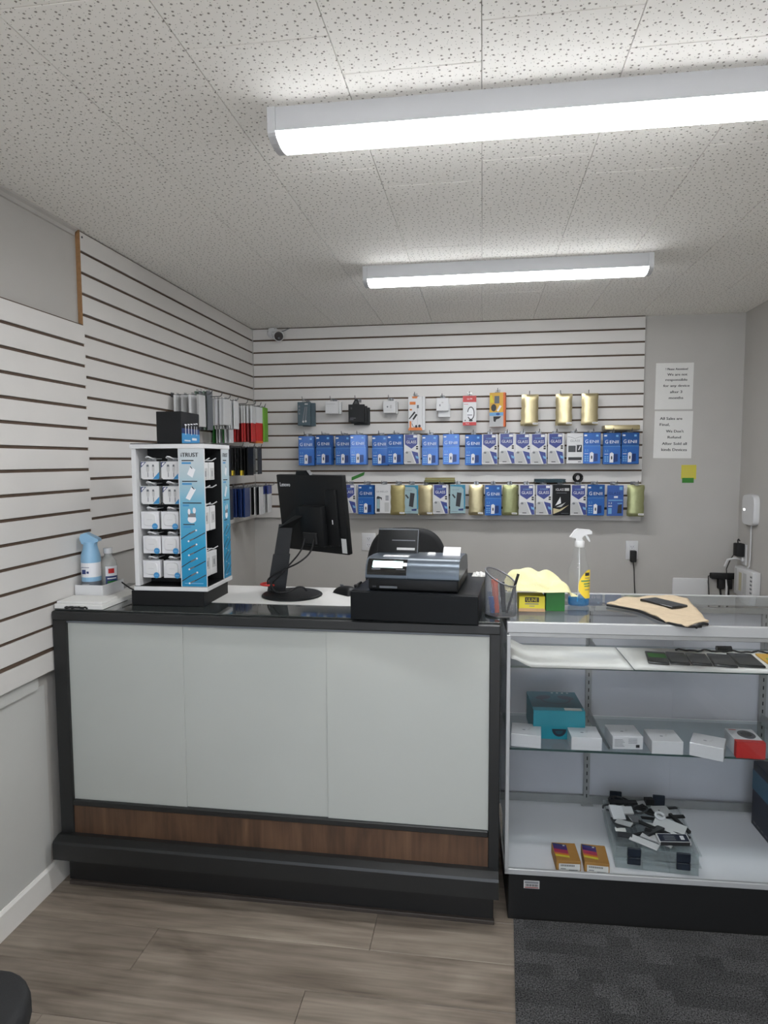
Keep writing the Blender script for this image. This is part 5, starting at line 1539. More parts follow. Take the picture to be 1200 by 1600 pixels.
DESC = {'gear': 'glossy blue screen protector pack', 'glass': 'white screen protector pack with blue banner', 'gback': 'white pack showing its printed back', 'gold': 'shiny gold foil pouch', 'goldd': 'dull gold foil pouch',
        'goldg': 'greenish gold foil pouch', 'shield': 'white glass protector carton with phone picture', 'teal': 'pale teal phone glass pack', 'black': 'black pack with silver and gold shards', 'blue': 'matte blue glass pack'}
SHORT = {'glass': 'blue bannered white pack', 'shield': 'white phone carton', 'black': 'black shard pattern pack', 'gback': 'white back printed pack'}
for k, fn in (('gear', gear), ('glass', glassp), ('gback', glassback), ('gold', foil('gold_foil')), ('goldd', foil('gold_dull')), ('goldg', foil('gold_green')), ('shield', shield), ('teal', teal), ('black', blackp), ('blue', bluep)):
    b_, p_, th, h_ = fn()
    _w = max(v[0] for v in b_.v)-0.002
    if 'gold' not in k:
        p_.q(-_w, _w, -h_+0.002, -0.002, b_.mats[0], -0.0002)
    KIND[k] = (b_.mesh('accessory_pack', 40 if 'gold' in k else None), p_.mesh('printed_front'), th, h_)
# translucent hang tab shared by the packs
_q = MB(); _q.box(-0.014, 0.014, 0.002, 0.003, -0.004, 0.016, 'clear_bag'); TABM = _q.mesh('hang_tab')
ROW = {
 'middle': (1.655, [(-1.099, 'gear', 3), (-0.985, 'gear', 4), (-0.862, 'gear', 2), (-0.765, 'gear', 4), (-0.629, 'gear', 3), (-0.532, 'gear', 3), (-0.432, 'glass', 3), (-0.317, 'gear', 4), (-0.189, 'gear', 2), (-0.054, 'gear', 2), (0.045, 'glass', 2), (0.147, 'glass', 2), (0.241, 'glass', 3), (0.334, 'glass', 2), (0.435, 'glass', 2), (0.544, 'gback', 1), (0.643, 'gear', 2), (0.755, 'gear', 3), (0.860, 'gear', 3)]),
 'lower': (1.348, [(-0.829, 'glass', 3), (-0.717, 'gear', 3), (-0.611, 'shield', 2), (-0.517, 'goldd', 2), (-0.436, 'teal', 3), (-0.346, 'gold', 2), (-0.253, 'glass', 2), (-0.147, 'teal', 3), (-0.035, 'gold', 2), (0.068, 'gear', 3), (0.168, 'goldg', 2), (0.268, 'glass', 2), (0.369, 'glass', 3), (0.471, 'black', 2), (0.572, 'glass', 2), (0.669, 'gear', 2), (0.783, 'blue', 1), (0.900, 'goldg', 3)])}
random.seed(21)
for rn, (zt, lst) in ROW.items():
    for i, (x, kd, n) in enumerate(lst):
        zz = zt+random.uniform(-0.003, 0.003)
        hook(x, zt-0.001+0.008, 'wire hook carrying the %s pack from the left in the %s row' % (ORD[i+1], rn), 'hooks of the %s row on the back slatwall' % rn)
        body, prt, th, h_ = KIND[kd]
        base = random.uniform(-0.05, 0.05)
        y = PF-0.096-(0.009 if i % 2 else 0.0)
        for k in range(n):
            rz = base+(random.uniform(-0.05, 0.05) if k else 0)+(0.10 if (kd == 'gear' and k == 0 and i % 3 == 0) else 0)
            o = put('accessory_pack', body, None, (x+(random.uniform(0.0, 0.008) if k else 0), y, zz-(random.uniform(0, 0.002) if k else 0)), 0, (random.uniform(-0.015, 0.03), 0, rz))
            y += th+random.uniform(0.0085, 0.012)
            if k == 0:
                put('printed_front', prt, o); put('hang_tab', TABM, o)
                lb = '%s, %s from the left in the %s hook row' % (DESC[kd], ORD[i+1], rn)
            else:
                lb = '%s, %s behind the %s front pack of the %s row' % (SHORT.get(kd, DESC[kd]), ORD[k], ORD[i+1], rn)
            tag(o, lb, 'package', 'packs in the %s hook row of the back slatwall' % rn)

# ---- top row: mixed accessories
def top_item(i, x, ztop, label, build, n=1, dx=0.008, dz=-0.004, rz=0.0, hook_on=True):
    b_, p_, th = build()
    _w = max(v[0] for v in b_.v)-0.002
    p_.q(-_w, _w, min(v[2] for v in b_.v)+0.002, -0.002, b_.mats[0], -0.0002)
    bm_, pm_ = b_.mesh('accessory_box'), p_.mesh('printed_front')
    hz = 1.890
    if hook_on:
        hook(x, max(ztop+0.004, hz-0.012), 'wire hook carrying the %s item from the left in the top row' % ORD[i], 'hooks of the top row on the back slatwall')
    y = PF-0.10
    for k in range(n):
        o = put('accessory_box', bm_, None, (x+dx*k, y, ztop+dz*k), rz+random.uniform(-0.04, 0.04)*(k > 0))
        y += th+0.004
        if k == 0:
            put('printed_front', pm_, o)
            tb = MB(); tb.box(-0.013, 0.013, th*0.5, th*0.5+0.001, -0.002, 0.018, 'clear_bag'); tb.build('hang_tab', o)
        tag(o, label if k == 0 else label.split(',')[0]+', hung %s behind its front copy' % ORD[k], 'package', 'items in the top hook row of the back slatwall')
def bx(w, h_, th, m, deco):
    def f():
        b_ = MB(); b_.rbox(-w/2, w/2, 0, th, -h_, 0, m, 0.0012, 1)
        p = MB(); deco(p, w, h_)
        return b_, p, th
    return f
def d1(p, w, h_):
    p.pp([(-0.012, -0.115), (-0.004, -0.115), (0.010, -0.03), (0.004, -0.03)], 'mid_grey'); p.pp([(0.004, -0.115), (0.012, -0.115), (0.020, -0.03), (0.014, -0.03)], 'mid_grey')
    p.disc(-0.006, -0.122, 0.006, 0.007, 'paper_grey', -0.001, 10); p.disc(0.010, -0.120, 0.006, 0.007, 'paper_grey', -0.001, 10)
    for k in range(3):
        p.q(-w/2+0.006, -w/2+0.016, -0.034-0.022*k, -0.022-0.022*k, 'mid_grey')
    p.q(0.004, 0.024, -0.016, -0.010, 'paper_grey')
mat('slate_teal', (44, 66, 74), 0.4)
top_item(1, -1.109, 1.866, 'dark teal earphone box, leftmost in the top hook row', bx(0.082, 0.146, 0.022, 'slate_teal', d1), 2, 0.024, -0.004, 0.12)
def d2(p, w, h_):
    p.q(-w/2+0.008, w/2-0.02, -0.018, -0.0165, 'ink_soft'); p.q(-w/2+0.008, w/2-0.03, -0.03, -0.029, 'paper_grey')
top_item(2, -0.931, 1.868, 'plain white flat box, second in the top hook row', bx(0.084, 0.076, 0.026, 'white_plastic', d2), 2, 0.012, -0.003, -0.06)
def d3(p, w, h_):
    p.pp([(-0.026, 0.0), (0.020, 0.0), (0.006, 0.034), (-0.008, 0.034)], 'black_plastic', 0.004); p.pp([(-0.014, 0.004), (0.010, 0.004), (0.002, 0.022), (-0.006, 0.022)], 'dark_grey', 0.003)
    p.q(-0.04, -0.004, -0.086, -0.083, 'mid_grey'); p.q(-0.04, -0.018, -0.095, -0.092, 'mid_grey'); p.q(-0.036, -0.026, -0.03, -0.018, 'dark_grey')
top_item(3, -0.775, 1.846, 'black gift style box with pointed hanger, third in the top row', bx(0.10, 0.108, 0.024, 'black_plastic', d3), 3, 0.012, -0.008, 0.05)
def d4(p, w, h_):
    p.disc(-0.012, -0.036, 0.005, 0.005, 'mid_grey', -0.0006, 10); p.q(0.004, 0.014, -0.046, -0.026, 'paper_grey'); p.q(-0.02, 0.02, -0.058, -0.0565, 'paper_grey')
top_item(4, -0.568, 1.864, 'white cube charger box, fourth in the top hook row', bx(0.078, 0.074, 0.03, 'white_plastic', d4), 2, 0.006, -0.003, -0.08)
def d5(p, w, h_):
    p.q(-0.034, 0.002, -0.050, -0.032, 'orange'); p.q(-0.034, -0.02, -0.085, -0.076, 'orange'); p.q(-0.035, -0.024, -0.188, -0.150, 'orange'); p.q(-w/2, w/2, -h_, -h_+0.010, 'orange'); p.q(-w/2+0.004, w/2-0.004, -0.196, -0.188, 'orange', -0.001)
    p.pp([(-0.022, 0.0), (0.016, 0.0), (0.010, -0.012), (-0.016, -0.012)], 'orange')
    p.pp([(-0.040, -0.135), (-0.034, -0.138), (0.002, -0.098), (-0.006, -0.090)], 'ink'); p.pp([(-0.018, -0.138), (-0.008, -0.142), (0.014, -0.112), (0.004, -0.104)], 'ink', -0.001)
    pts = [(-0.012, -0.140), (-0.022, -0.165), (-0.014, -0.185), (0.004, -0.188), (0.020, -0.186)]
    for a, c_ in zip(pts, pts[1:]):
        p.pp([(a[0], a[1]), (c_[0], c_[1]), (c_[0]+0.002, c_[1]+0.003), (a[0]+0.003, a[1]+0.002)], 'ink', -0.0012)
    p.disc(0.006, -0.182, 0.007, 0.009, 'dark_grey', -0.0014, 12); p.disc(0.026, -0.180, 0.008, 0.009, 'dark_grey', -0.0014, 12); p.q(0.010, 0.022, -0.072, -0.052, 'mid_grey'); p.q(0.012, 0.015, -0.175, -0.07, 'paper_grey')
top_item(5, -0.408, 1.888, 'tall orange and white cable box, fifth in the top hook row', bx(0.086, 0.206, 0.014, 'white_plastic', d5), 2, 0.016, 0.0, 0.0)
def d6(p, w, h_):
    p.q(-0.018, -0.012, -0.050, -0.038, 'ink_soft'); p.disc(0.0, -0.028, 0.006, 0.005, 'paper_grey', -0.0006, 10)
top_item(6, -0.242, 1.876, 'small white charger box, sixth in the top hook row', bx(0.074, 0.078, 0.026, 'white_plastic', d6), 2, 0.010, -0.036, 0.05)
def d7(p, w, h_):
    p.q(-w/2, w/2, -0.038, 0.0, 'red_print'); p.q(-w/2, w/2, -h_, -h_+0.020, 'red_print'); p.text('UL-TM', 0.0, -0.019, 0.03, 0.009, 'white_print')
    p.disc(0.008, -0.105, 0.022, 0.040, 'ink', -0.0008, 24); p.disc(0.008, -0.105, 0.017, 0.034, 'white_print', -0.0011, 24); p.q(-0.016, 0.018, -0.125, -0.098, 'white_print', -0.0014)
    p.q(-0.014, 0.016, -0.118, -0.113, 'ink_soft', -0.0017); p.disc(0.008, -0.148, 0.012, 0.006, 'dark_grey', -0.0013, 14); p.q(-0.034, -0.008, -0.052, -0.049, 'red_print'); p.disc(-0.026, -0.148, 0.004, 0.004, 'ink', -0.001, 8); p.text('Fast', -0.012, -0.168, 0.02, 0.007, 'white_print')
top_item(7, -0.078, 1.886, 'red and white cable box with black oval, seventh in the top row', bx(0.081, 0.178, 0.016, 'white_plastic', d7), 1, 0, 0, 0.03)
def d8(p, w, h_):
    p.q(-w/2, w/2-0.012, -0.128, 0.0, 'orange_pad'); p.q(-0.018, 0.012, -0.065, -0.02, 'mid_grey', -0.0009); p.pp([(-0.044, -0.02), (-0.036, -0.01), (-0.02, -0.06), (-0.044, -0.06)], 'yellow', -0.0009)
    p.disc(-0.022, -0.09, 0.016, 0.022, 'dark_grey', -0.001, 16); p.pp([(-0.004, -0.108), (0.006, -0.114), (0.026, -0.082), (0.014, -0.076)], 'white_print', -0.0012); p.q(-w/2, w/2-0.010, -0.138, -0.118, 'gear_light', -0.0014); p.disc(0.004, -0.128, 0.012, 0.007, 'blue_plain', -0.0017, 14)
    p.q(-w/2, w/2-0.010, -h_, -0.138, 'paper_grey', -0.0007); p.pp([(-0.024, -0.142), (0.024, -0.142), (0.012, -0.155), (-0.006, -0.160), (-0.012, -0.176), (-0.022, -0.17)], 'ink', -0.0012)
mat('orange_deep', (205, 96, 40), 0.45)
top_item(8, 0.088, 1.902, 'orange car phone holder box, eighth in the top hook row', bx(0.094, 0.204, 0.034, 'orange_deep', d8), 1, 0, 0, -0.22)
for j, (x, i, rz) in enumerate(((0.285, 9, 0.05), (0.480, 10, -0.10), (0.629, 11, 0.0))):
    body, prt, th, h_ = KIND['gold']
    hook(x, 1.886, 'wire hook carrying the %s item from the left in the top row' % ORD[i], 'hooks of the top row on the back slatwall', rz*0.8-0.12)
    for k in range(3 if j == 0 else 2):
        o = put('accessory_pack', body, None, (x-0.004*k, PF-0.10+0.017*k, 1.888), 0, (0.0, 0.02 if j == 0 and k else 0.0, rz))
        if k == 0:
            put('printed_front', prt, o)
        tag(o, ('gold foil pouch, %s of three at the right of the top row' % ('left', 'middle', 'right')[j]) if k == 0 else 'gold pouch %s behind the %s front pouch of the top row' % (ORD[k], ('left', 'middle', 'right')[j]), 'package', 'gold foil pouches of the top row')

# packs lying flat on the hooks
for k in range(4):
    q = MB(); q.rbox(-0.092, 0.092, -0.05, 0.05, 0, 0.006, 'gold_dull' if k % 2 else 'gold_green', 0.002, 1)
    tag(q.build('accessory_pack', None, (-0.258, PF-0.062, 1.3625+0.0072*k), random.uniform(-0.05, 0.05)), 'gold pouch lying flat on the lower row hooks, %s from the bottom' % ORD[k+1], 'package', 'gold pouches lying flat on the lower row hooks')
for k in range(3):
    q = MB(); q.rbox(-0.09, 0.09, -0.05, 0.05, 0, 0.006, 'slate_teal', 0.002, 1)
    tag(q.build('accessory_pack', None, (0.405, PF-0.062, 1.3625+0.0072*k), random.uniform(-0.04, 0.04)), 'dark packet lying flat on the lower row hooks, %s from the bottom' % ORD[k+1], 'package', 'dark packets lying flat on the lower row hooks')
q = MB(); q.rbox(-0.10, 0.10, -0.05, 0.05, 0, 0.030, 'gold_foil', 0.006, 2)
tag(q.build('accessory_pack', None, (0.81, PF-0.066, 1.6695), 0, 40), 'yellow gold pouch lying flat on the last two middle row hooks', 'package')
q = MB()
for k in range(4):
    q.tube([(0.022*math.cos(2*PI*a/16), 0.012*k-0.02, 0.022*math.sin(2*PI*a/16)) for a in range(17)], 0.006, 'rubber', 7)
tag(q.build('coiled_cable', None, (0.568, PF-0.07, 1.391), 0.1, 60), 'small coil of black cable on top of the lower hook row', 'cable')
q = MB(); q.poly([(-0.002, -0.0008, -0.022), (-0.002, -0.0008, 0.0), (0.072, -0.0008, 0.030), (0.084, -0.0008, 0.034), (0.078, -0.0008, 0.012)], 'green_tape')
q.poly([(-0.002, 0.0, -0.022), (-0.002, 0.0, 0.0), (0.072, 0.0, 0.030), (0.084, 0.0, 0.034), (0.078, 0.0, 0.012)], 'green_tape')
tag(q.build('green_tape', None, (-0.826, PF-0.0005, 1.392), 0), 'strip of bright green tape stuck on the slatwall above the monitor', 'tape')

# ================================================================== goods on the left slatwall
XF = -1.4705
def side_hooks(y, z, rowname, which, length=0.2):
    return hook(0, 0, 'wire peg on the left slatwall, %s peg of its %s row' % (which, rowname), 'pegs of the left slatwall', -PI/2+PI, (XF+0.0005, y, z))
_q = MB(); _q.tube([(0, 0, 0), (0.19, 0, 0.0), (0.198, 0, 0.004), (0.204, 0, 0.02)], 0.0024, 'hook_steel', 6); PEGM = _q.mesh('wire_peg', 60)
_q = MB(); _q.box(0.0, 0.003, -0.014, 0.014, -0.012, 0.010, 'hook_steel'); PEGC = _q.mesh('clip')
def peg(y, z, lb):
    o = put('wire_peg', PEGM, None, (XF+0.0005, y, z)); put('clip', PEGC, o)
    tag(o, lb, 'hook', 'pegs of the left slatwall')
def side_packs(y, z, lbl, n, x0, x1, w, h_, cols, drop=0.0, hdr=None, foot=None, th=0.007, pegname='', foot_on=None):
    peg(y, z, 'wire peg on the left slatwall carrying the %s' % pegname)
    cache = {}
    for k in range(n):
        x = x0+(x1-x0)*(k/(n-1) if n > 1 else 1)
        m = cols[k % len(cols)]
        if m not in cache:
            q = MB(); q.rbox(0, th, -w/2, w/2, -h_, 0, m, 0.001, 1); me = q.mesh('side_pack')
            ch = []
            if hdr:
                c_ = MB(); c_.box(-0.0006, th+0.0006, -w/2-0.0006, w/2+0.0006, -hdr[1], 0.0006, hdr[0]); ch.append(('header_card', c_.mesh('header_card')))
            if foot and (foot_on is None or m in foot_on):
                c_ = MB(); c_.box(-0.0006, th+0.0006, -w/2-0.0006, w/2+0.0006, -h_-0.0006, -h_+foot[1], foot[0]); ch.append(('bottom_band', c_.mesh('bottom_band')))
            c_ = MB(); c_.box(th*0.3, th*0.3+0.001, -0.012, 0.012, -0.002, 0.012, 'clear_bag'); ch.append(('hang_tab', c_.mesh('hang_tab')))
            cache[m] = (me, ch)
        me, ch = cache[m]
        o = put('side_pack', me, None, (x, y+random.uniform(-0.004, 0.004), z-0.004-drop), 0, (random.uniform(-0.02, 0.02), 0, random.uniform(-0.12, 0.12)))
        for nm, cm in ch:
            put(nm, cm, o)
        tag(o, '%s, %s from the wall' % (lbl, ORD[k+1]), 'package', 'packs hanging on the left slatwall pegs')
Z1, Z2, Z3 = 1.815, 1.576, 1.350
random.seed(3)
side_packs(3.02, Z1, 'clear bag with white insert on the nearest upper peg', 4, -1.445, -1.33, 0.07, 0.15, ['white_plastic', 'paper_grey'], th=0.012, pegname='clear bags nearest the camera')
side_packs(3.14, Z1, 'grey green clear pack on the second upper peg', 4, -1.40, -1.335, 0.06, 0.19, ['mid_grey', 'grey_green'] if 'grey_green' in M else [mat('grey_green', (104, 124, 112), 0.4), 'mid_grey'], -0.03 , pegname='grey green packs')
side_packs(3.25, Z1, 'white boxed pack on the third upper peg', 5, -1.375, -1.30, 0.08, 0.13, ['white_plastic', 'paper_grey', 'white_gloss'], th=0.013, pegname='white boxed packs')
side_packs(3.36, Z1, 'slim white cable card on the fourth upper peg', 8, -1.385, -1.285, 0.08, 0.145, ['white_print', 'white_plastic'], th=0.006, pegname='slim white cable cards')
side_packs(3.50, Z1-0.005, 'long green or white pack on the fifth upper peg', 6, -1.455, -1.37, 0.07, 0.19, ['green_box', 'white_plastic', 'white_print'], 0.02, pegname='long green and white packs')
side_packs(3.63, Z1, 'red pack with a white header on the sixth upper peg', 8, -1.42, -1.29, 0.08, 0.20, ['red_dark', 'red_print', 'red_print'], 0.005, ('white_plastic', 0.095), th=0.009, pegname='red packs with white headers')
side_packs(3.72, Z1, 'red and yellow pack on the seventh upper peg', 3, -1.33, -1.285, 0.08, 0.205, ['red_print'], 0.004, ('white_plastic', 0.09), ('orange', 0.012), pegname='red and yellow packs')
side_packs(3.80, Z1, 'lime green pack on the farthest upper peg', 4, -1.325, -1.275, 0.08, 0.20, ['green_box', 'green_lime'], 0.0, th=0.010, pegname='lime green packs')
side_packs(3.42, Z2, 'dark clear pack on the first middle peg', 4, -1.445, -1.36, 0.08, 0.155, ['dark_grey', 'black_plastic', 'mid_grey'], pegname='first dark packs of the middle row')
side_packs(3.60, Z2, 'black cable pack on the second middle peg', 7, -1.41, -1.30, 0.085, 0.155, ['black_plastic', 'rubber', 'black_gloss'], 0, None, ('yellow_lab', 0.028), foot_on=('rubber',), pegname='black cable packs of the middle row')
side_packs(3.72, Z2, 'clear dark pack on the farthest middle peg', 3, -1.33, -1.285, 0.08, 0.15, ['dark_grey', 'clear_bag'], pegname='farthest dark packs of the middle row')
side_packs(3.42, Z3, 'navy blue pack on the first lower peg', 6, -1.45, -1.35, 0.085, 0.165, ['label_navy', 'gear_dark', 'navy'], th=0.009, pegname='navy packs of the lower row')
side_packs(3.60, Z3, 'blue glass pack on the second lower peg', 5, -1.39, -1.325, 0.09, 0.165, ['gear_dark', 'label_navy'], th=0.009, pegname='blue glass packs of the lower row')
side_packs(3.78, Z3, 'white and black slim pack on the third lower peg', 7, -1.38, -1.30, 0.085, 0.165, ['white_plastic', 'black_plastic'], th=0.006, pegname='slim white and black packs')
side_packs(3.95, Z3, 'white glass pack with blue top on the farthest lower peg', 2, -1.325, -1.305, 0.09, 0.165, ['white_plastic'], 0, ('glass_blue', 0.05), pegname='farthest white packs of the lower row')
# ================================================================== back wall odds and ends
Y0 = WB
def sheet(name, label, cat, x, z, w, h_, lines, tilt):
    q = MB(); q.box(0, w, -0.0012, -0.0004, -h_, 0, 'paper')
    o = tag(q.build(name, None, (x, Y0, z), 0, None, (0, tilt, 0)), label, cat, 'notices taped on the back wall')
    for (t_, cx, cz, ww, hh, al) in lines:
        q = MB(); q.text(t_, cx, -cz, ww, hh, 'ink', -0.0016, al, 0.0007); q.build('text_line', o)
W_, H_ = 0.213, 0.273
sheet('notice', 'white paper notice about device responsibility, upper of two', 'notice', 1.021, 2.069, W_, H_, [
    ('! Please Attention!', 0.118, 0.036, 0.125, 0.012, 'c'), ('We are not', 0.122, 0.068, 0.112, 0.014, 'c'), ('responsible', 0.118, 0.101, 0.122, 0.018, 'c'),
    ('for any device', 0.119, 0.136, 0.148, 0.018, 'c'), ('after 3', 0.118, 0.170, 0.068, 0.015, 'c'), ('months', 0.119, 0.205, 0.080, 0.015, 'c')], 0.006)
sheet('notice', 'white paper notice saying all sales are final, lower of two', 'notice', 1.021, 1.786, 0.217, 0.280, [
    ('All Sales are', 0.031, 0.044, 0.126, 0.016, 'l'), ('Final,', 0.031, 0.081, 0.056, 0.018, 'l'), ("We Don't", 0.118, 0.119, 0.100, 0.016, 'c'),
    ('Refund', 0.116, 0.155, 0.074, 0.015, 'c'), ('After Sold all', 0.118, 0.193, 0.140, 0.016, 'c'), ('kinds Devices', 0.118, 0.229, 0.144, 0.016, 'c')], 0.012)
q = MB(); q.box(0, 0.085, -0.0012, -0.0004, -0.085, 0, 'yellow_note')
o = tag(q.build('sticky_note', None, (1.181, Y0, 1.464), 0), 'yellow sticky note with faint handwriting below the paper notices', 'note')
q = MB()
for k in range(6):
    z = -0.010-0.012*k
    pts = [(0.008+0.006*j, z+0.002*math.sin(j*2.1+k)) for j in range(12-(k % 3))]
    for a, c_ in zip(pts, pts[1:]):
        q.pp([(a[0], a[1]), (c_[0], c_[1]), (c_[0], c_[1]+0.001), (a[0], a[1]+0.001)], 'tan_print', -0.0016)
q.build('handwriting', o)
q = MB(); q.box(0, 0.066, -0.0022, -0.0014, -0.030, 0, 'green_tape')
tag(q.build('green_flag', None, (1.187, Y0, 1.387), 0), 'green sticky flag at the bottom of the yellow note', 'note')
def outlet(label, loc, rz, w=0.072, holes=True, gang=1):
    q = MB(); q.rbox(-w/2, w/2, -0.006, -0.0005, -0.057, 0.057, 'white_plastic', 0.002, 2)
    o = tag(q.build('wall_outlet', None, loc, rz, 40), label, 'outlet')
    for z in (0.020, -0.020):
        q = MB(); q.rbox(-0.017, 0.017, -0.008, -0.006, z-0.014, z+0.014, 'white_gloss', 0.001, 1); so = q.build('socket', o)
        q = MB()
        for x in (-0.006, 0.006):
            q.q(x-0.001, x+0.001, z-0.002, z+0.007, 'ink', -0.0083)
        q.disc(0, z-0.007, 0.0022, 0.0022, 'ink', -0.0083, 8); q.build('slots', so)
    return o
outlet('white wall outlet with a black charger, on the back wall', (0.908, Y0, 0.946), 0)
q = MB(); q.rbox(-0.017, 0.017, -0.045, -0.009, -0.035, 0.034, 'rubber', 0.004, 2); q.tube([(0, -0.03, -0.034), (0.006, -0.03, -0.08), (0.012, -0.02, -0.16), (0.018, -0.015, -0.24), (0.034, -0.012, -0.33), (0.036, -0.02, -0.5)], 0.003, 'rubber', 6)
tag(q.build('phone_charger', None, (0.912, Y0, 0.912), 0, 40), 'black charger plugged in the back wall outlet with its cord', 'charger')
outlet('white double wall outlet partly hidden by the office chair', (-0.722, Y0, 0.974), 0, 0.09)
# flat white square unit leaning on the back wall
q = MB(); q.rbox(0, 0.205, -0.022, -0.001, 0, 0.20, 'white_plastic', 0.009, 3)
o = tag(q.build('wifi_unit', None, (1.146, Y0, 0.583), 0, 40), 'flat white square unit on the back wall behind the showcase', 'device')
q = MB(); q.disc(0.186, 0.184, 0.004, 0.004, 'paper', -0.0225, 10); q.build('indicator_dot', o)
# security camera in the corner
t = thing('security_camera', 'small white security camera in the upper corner of the back slatwall', 'camera', (-1.288, PF, 2.296))
q = MB(); q.M = Matrix.Rotation(PI/2, 4, 'X'); q.lathe([(0.036, 0.0), (0.036, 0.012), (0.028, 0.020), (0.020, 0.024)], 'white_plastic', 28, -0.046, 0.022)
q.build('mount', t, smooth=40)
q = MB(); q.tube([(-0.042, -0.02, 0.016), (0.004, -0.045, 0.0)], [0.013, 0.014], 'white_plastic', 12); q.build('arm', t, smooth=50)
dv = Vector((0.30, -0.90, -0.32)).normalized(); c0 = Vector((0.004, -0.045, 0.0))
q = MB(); q.tube([c0-dv*0.012, c0, c0+dv*0.055, c0+dv*0.062], [0.022, 0.030, 0.033, 0.031], 'white_plastic', 24); q.build('body', t, smooth=40)
q = MB(); q.tube([c0+dv*0.0621, c0+dv*0.0635], [0.028, 0.027], 'dark_lens', 24); fc = q.build('lens_face', t, smooth=40)
sd = dv.cross(Vector((0, 0, 1))).normalized(); lp = c0+dv*0.0636-Vector((0, 0, 0.010))
q = MB(); q.tube([lp, lp+dv*0.002], [0.006, 0.005], 'mid_grey', 14); q.build('lens', fc, smooth=40)
q = MB()
for a in (0.9, 3.0, 5.0):
    q.tube([(-0.046+0.027*math.cos(a), -0.0205, 0.022+0.027*math.sin(a)), (-0.046+0.027*math.cos(a), -0.014, 0.022+0.027*math.sin(a))], 0.0035, 'dark_grey', 8)
q.build('screws', t)
q = MB(); q.tube([(0.0, -0.02, 0.02), (0.03, -0.012, 0.03), (0.062, -0.006, 0.045), (0.066, -0.003, 0.0478)], 0.003, 'mid_grey', 6); q.build('cable', t, smooth=60)

# ================================================================== devices on the right wall
RX = WR
RM = Matrix.Rotation(-PI/2, 4, 'Z')       # print plane facing -X
def rput(q, name, y, z, smooth=None):
    return q.build(name, None, (RX, y, z), -PI/2, smooth)
q = MB()
pts = []
for k in range(36):
    a = 2*PI*k/36; e = 0.42
    pts.append((0.088*math.copysign(abs(math.cos(a))**e, math.cos(a)), 0.088*math.copysign(abs(math.sin(a))**e, math.sin(a))))
v = [(x, -0.001, z) for x, z in pts]+[(x, -0.020, z) for x, z in pts]+[(x*0.94, -0.030, z*0.95) for x, z in pts]
q.add(v, [(i, (i+1) % 36, 36+(i+1) % 36, 36+i) for i in range(36)]+[(36+i, 36+(i+1) % 36, 72+(i+1) % 36, 72+i) for i in range(36)]+[tuple(range(72, 108)), tuple(range(35, -1, -1))], 'white_plastic')
o = tag(rput(q, 'wifi_router', 3.985, 1.212, 40), 'white rounded wall unit with a small light on the right wall', 'device')
q = MB(); q.rbox(-0.060, -0.040, -0.0315, -0.030, -0.006, 0.004, 'led_dot', 0.0006, 1); q.build('status_light', o)
q = MB(); q.tube([(0.012, -0.012, -0.086), (0.012, -0.012, -0.16), (0.008, -0.01, -0.26), (0.004, -0.012, -0.32), (-0.02, -0.02, -0.345), (-0.04, -0.02, -0.350)], 0.0042, 'white_plastic', 8); q.build('white_cable', o, smooth=60)
# modem box with vents
q = MB(); q.rbox(-0.135, 0.135, -0.045, -0.002, -0.082, 0.082, 'white_plastic', 0.006, 2)
o = tag(rput(q, 'modem', 3.975, 0.795, 40), 'white modem with slotted vents on the right wall', 'device')
q = MB()
for r in range(6):
    z = -0.062+r*0.022
    q.q(0.10, 0.128, z, z+0.010, 'ink_soft', -0.0455)
    q.q(0.10, 0.128, z+0.012, z+0.014, 'paper_grey', -0.0455)
q.build('vent_slots', o)
q = MB(); q.q(-0.06, -0.02, -0.05, 0.055, 'tan_soft' if 'tan_soft' in M else mat('tan_soft', (178, 172, 146), 0.6), -0.0455); q.q(0.0, 0.05, -0.06, 0.06, 'paper_grey', -0.0455); q.q(-0.12, -0.095, -0.06, 0.07, 'paper_grey', -0.0455); q.build('printed_panels', o)
q = MB(); q.rbox(-0.036, 0.036, -0.007, -0.0005, -0.060, 0.060, 'white_plastic', 0.002, 2)
o = tag(rput(q, 'wall_outlet', 4.082, 0.945, 40), 'white outlet plate on the right wall behind a black adapter', 'outlet')
q = MB(); q.rbox(-0.017, 0.017, -0.009, -0.007, 0.004, 0.034, 'white_gloss', 0.001, 1); q.build('socket', o); q = MB(); q.rbox(-0.017, 0.017, -0.009, -0.007, -0.034, -0.004, 'white_gloss', 0.001, 1); q.build('socket', o)
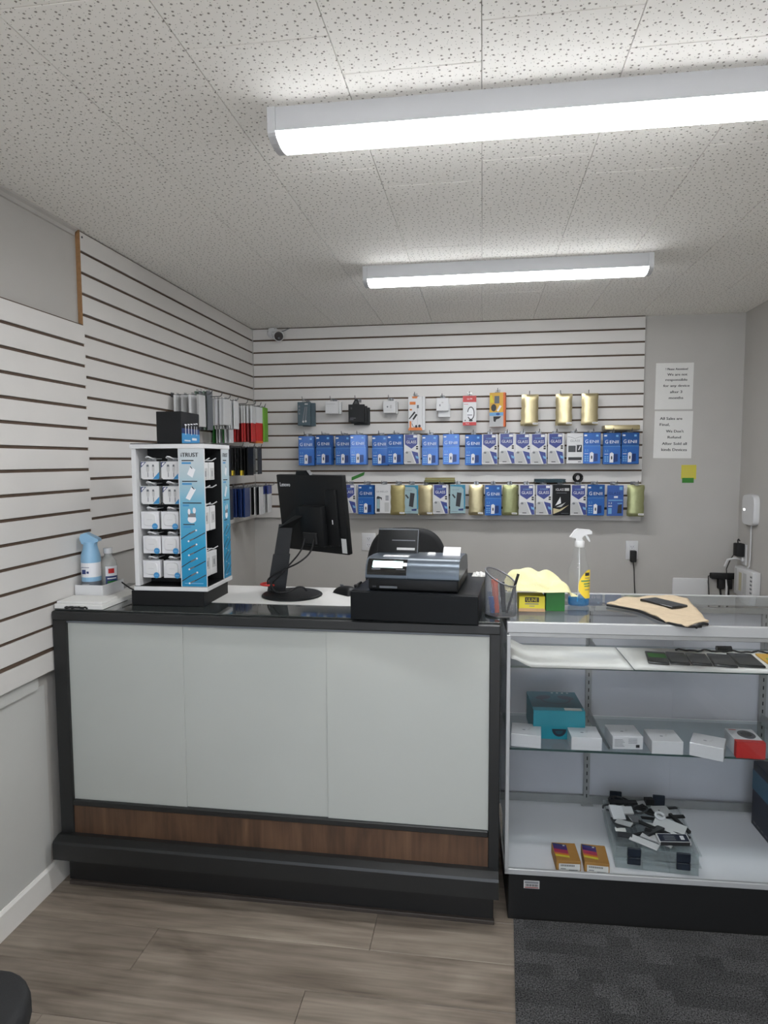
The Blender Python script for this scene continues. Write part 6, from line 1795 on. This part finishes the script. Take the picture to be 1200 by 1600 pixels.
q = MB(); q.rbox(-0.030, 0.030, -0.055, -0.0095, -0.038, 0.038, 'rubber', 0.006, 2); q.tube([(-0.01, -0.035, 0.036), (-0.014, -0.035, 0.055), (-0.004, -0.035, 0.062), (0.004, -0.03, 0.05)], 0.0035, 'rubber', 7); q.tube([(-0.022, -0.045, -0.02), (-0.03, -0.065, -0.06), (-0.034, -0.085, -0.12), (-0.032, -0.08, -0.18), (-0.03, -0.075, -0.22)], 0.003, 'rubber', 6)
tag(rput(q, 'power_adapter', 4.085, 0.972, 40), 'black power adapter plugged in the right wall outlet', 'adapter')
q = MB(); q.tube([(0.006, -0.012, -0.02), (-0.02, -0.045, -0.018), (-0.04, -0.08, -0.03), (-0.044, -0.095, -0.07)], 0.006, 'white_plastic', 8); q.rbox(-0.014, 0.014, -0.022, -0.0095, -0.032, -0.008, 'white_plastic', 0.003, 2)
tag(rput(q, 'white_plug', 4.078, 0.938, 40), 'white plug and cord below the black adapter', 'plug')
q = MB(); q.rbox(-0.075, 0.075, -0.045, -0.005, -0.017, 0.017, 'rubber', 0.006, 2)
q.tube([(-0.074, -0.025, 0.0), (-0.09, -0.04, 0.0), (-0.10, -0.07, -0.03), (-0.10, -0.09, -0.09), (-0.10, -0.095, -0.2)], 0.003, 'rubber', 6)
tag(put('power_strip', q.mesh('power_strip', 40), None, (1.432, WB, 0.802)), 'black power strip on the back wall in the right corner', 'power strip')
for k, (x, w, zb, m, lb) in enumerate(((1.418, 0.034, 0.63, 'rubber', 'black plug hanging below the power strip, left one'), (1.462, 0.036, 0.65, 'rubber', 'black plug hanging below the power strip, right one'))):
    q = MB(); q.rbox(-w/2, w/2, -0.040, -0.006, -0.078, -0.018, m, 0.005, 2); q.tube([(0, -0.02, -0.078), (0.004, -0.02, -0.12), (-0.004, -0.02, -0.20)], 0.006, m, 7)
    tag(put('plug', q.mesh('plug', 40), None, (x, WB, 0.802)), lb, 'plug', 'plugs on the power strip')
q = MB(); q.tube([(1.440, WB-0.05, 0.785), (1.442, WB-0.055, 0.72), (1.438, WB-0.05, 0.64), (1.44, WB-0.05, 0.5)], 0.006, 'white_plastic', 7)
tag(q.build('charging_cable', None, smooth=60), 'white cord hanging down between the black plugs', 'cord')
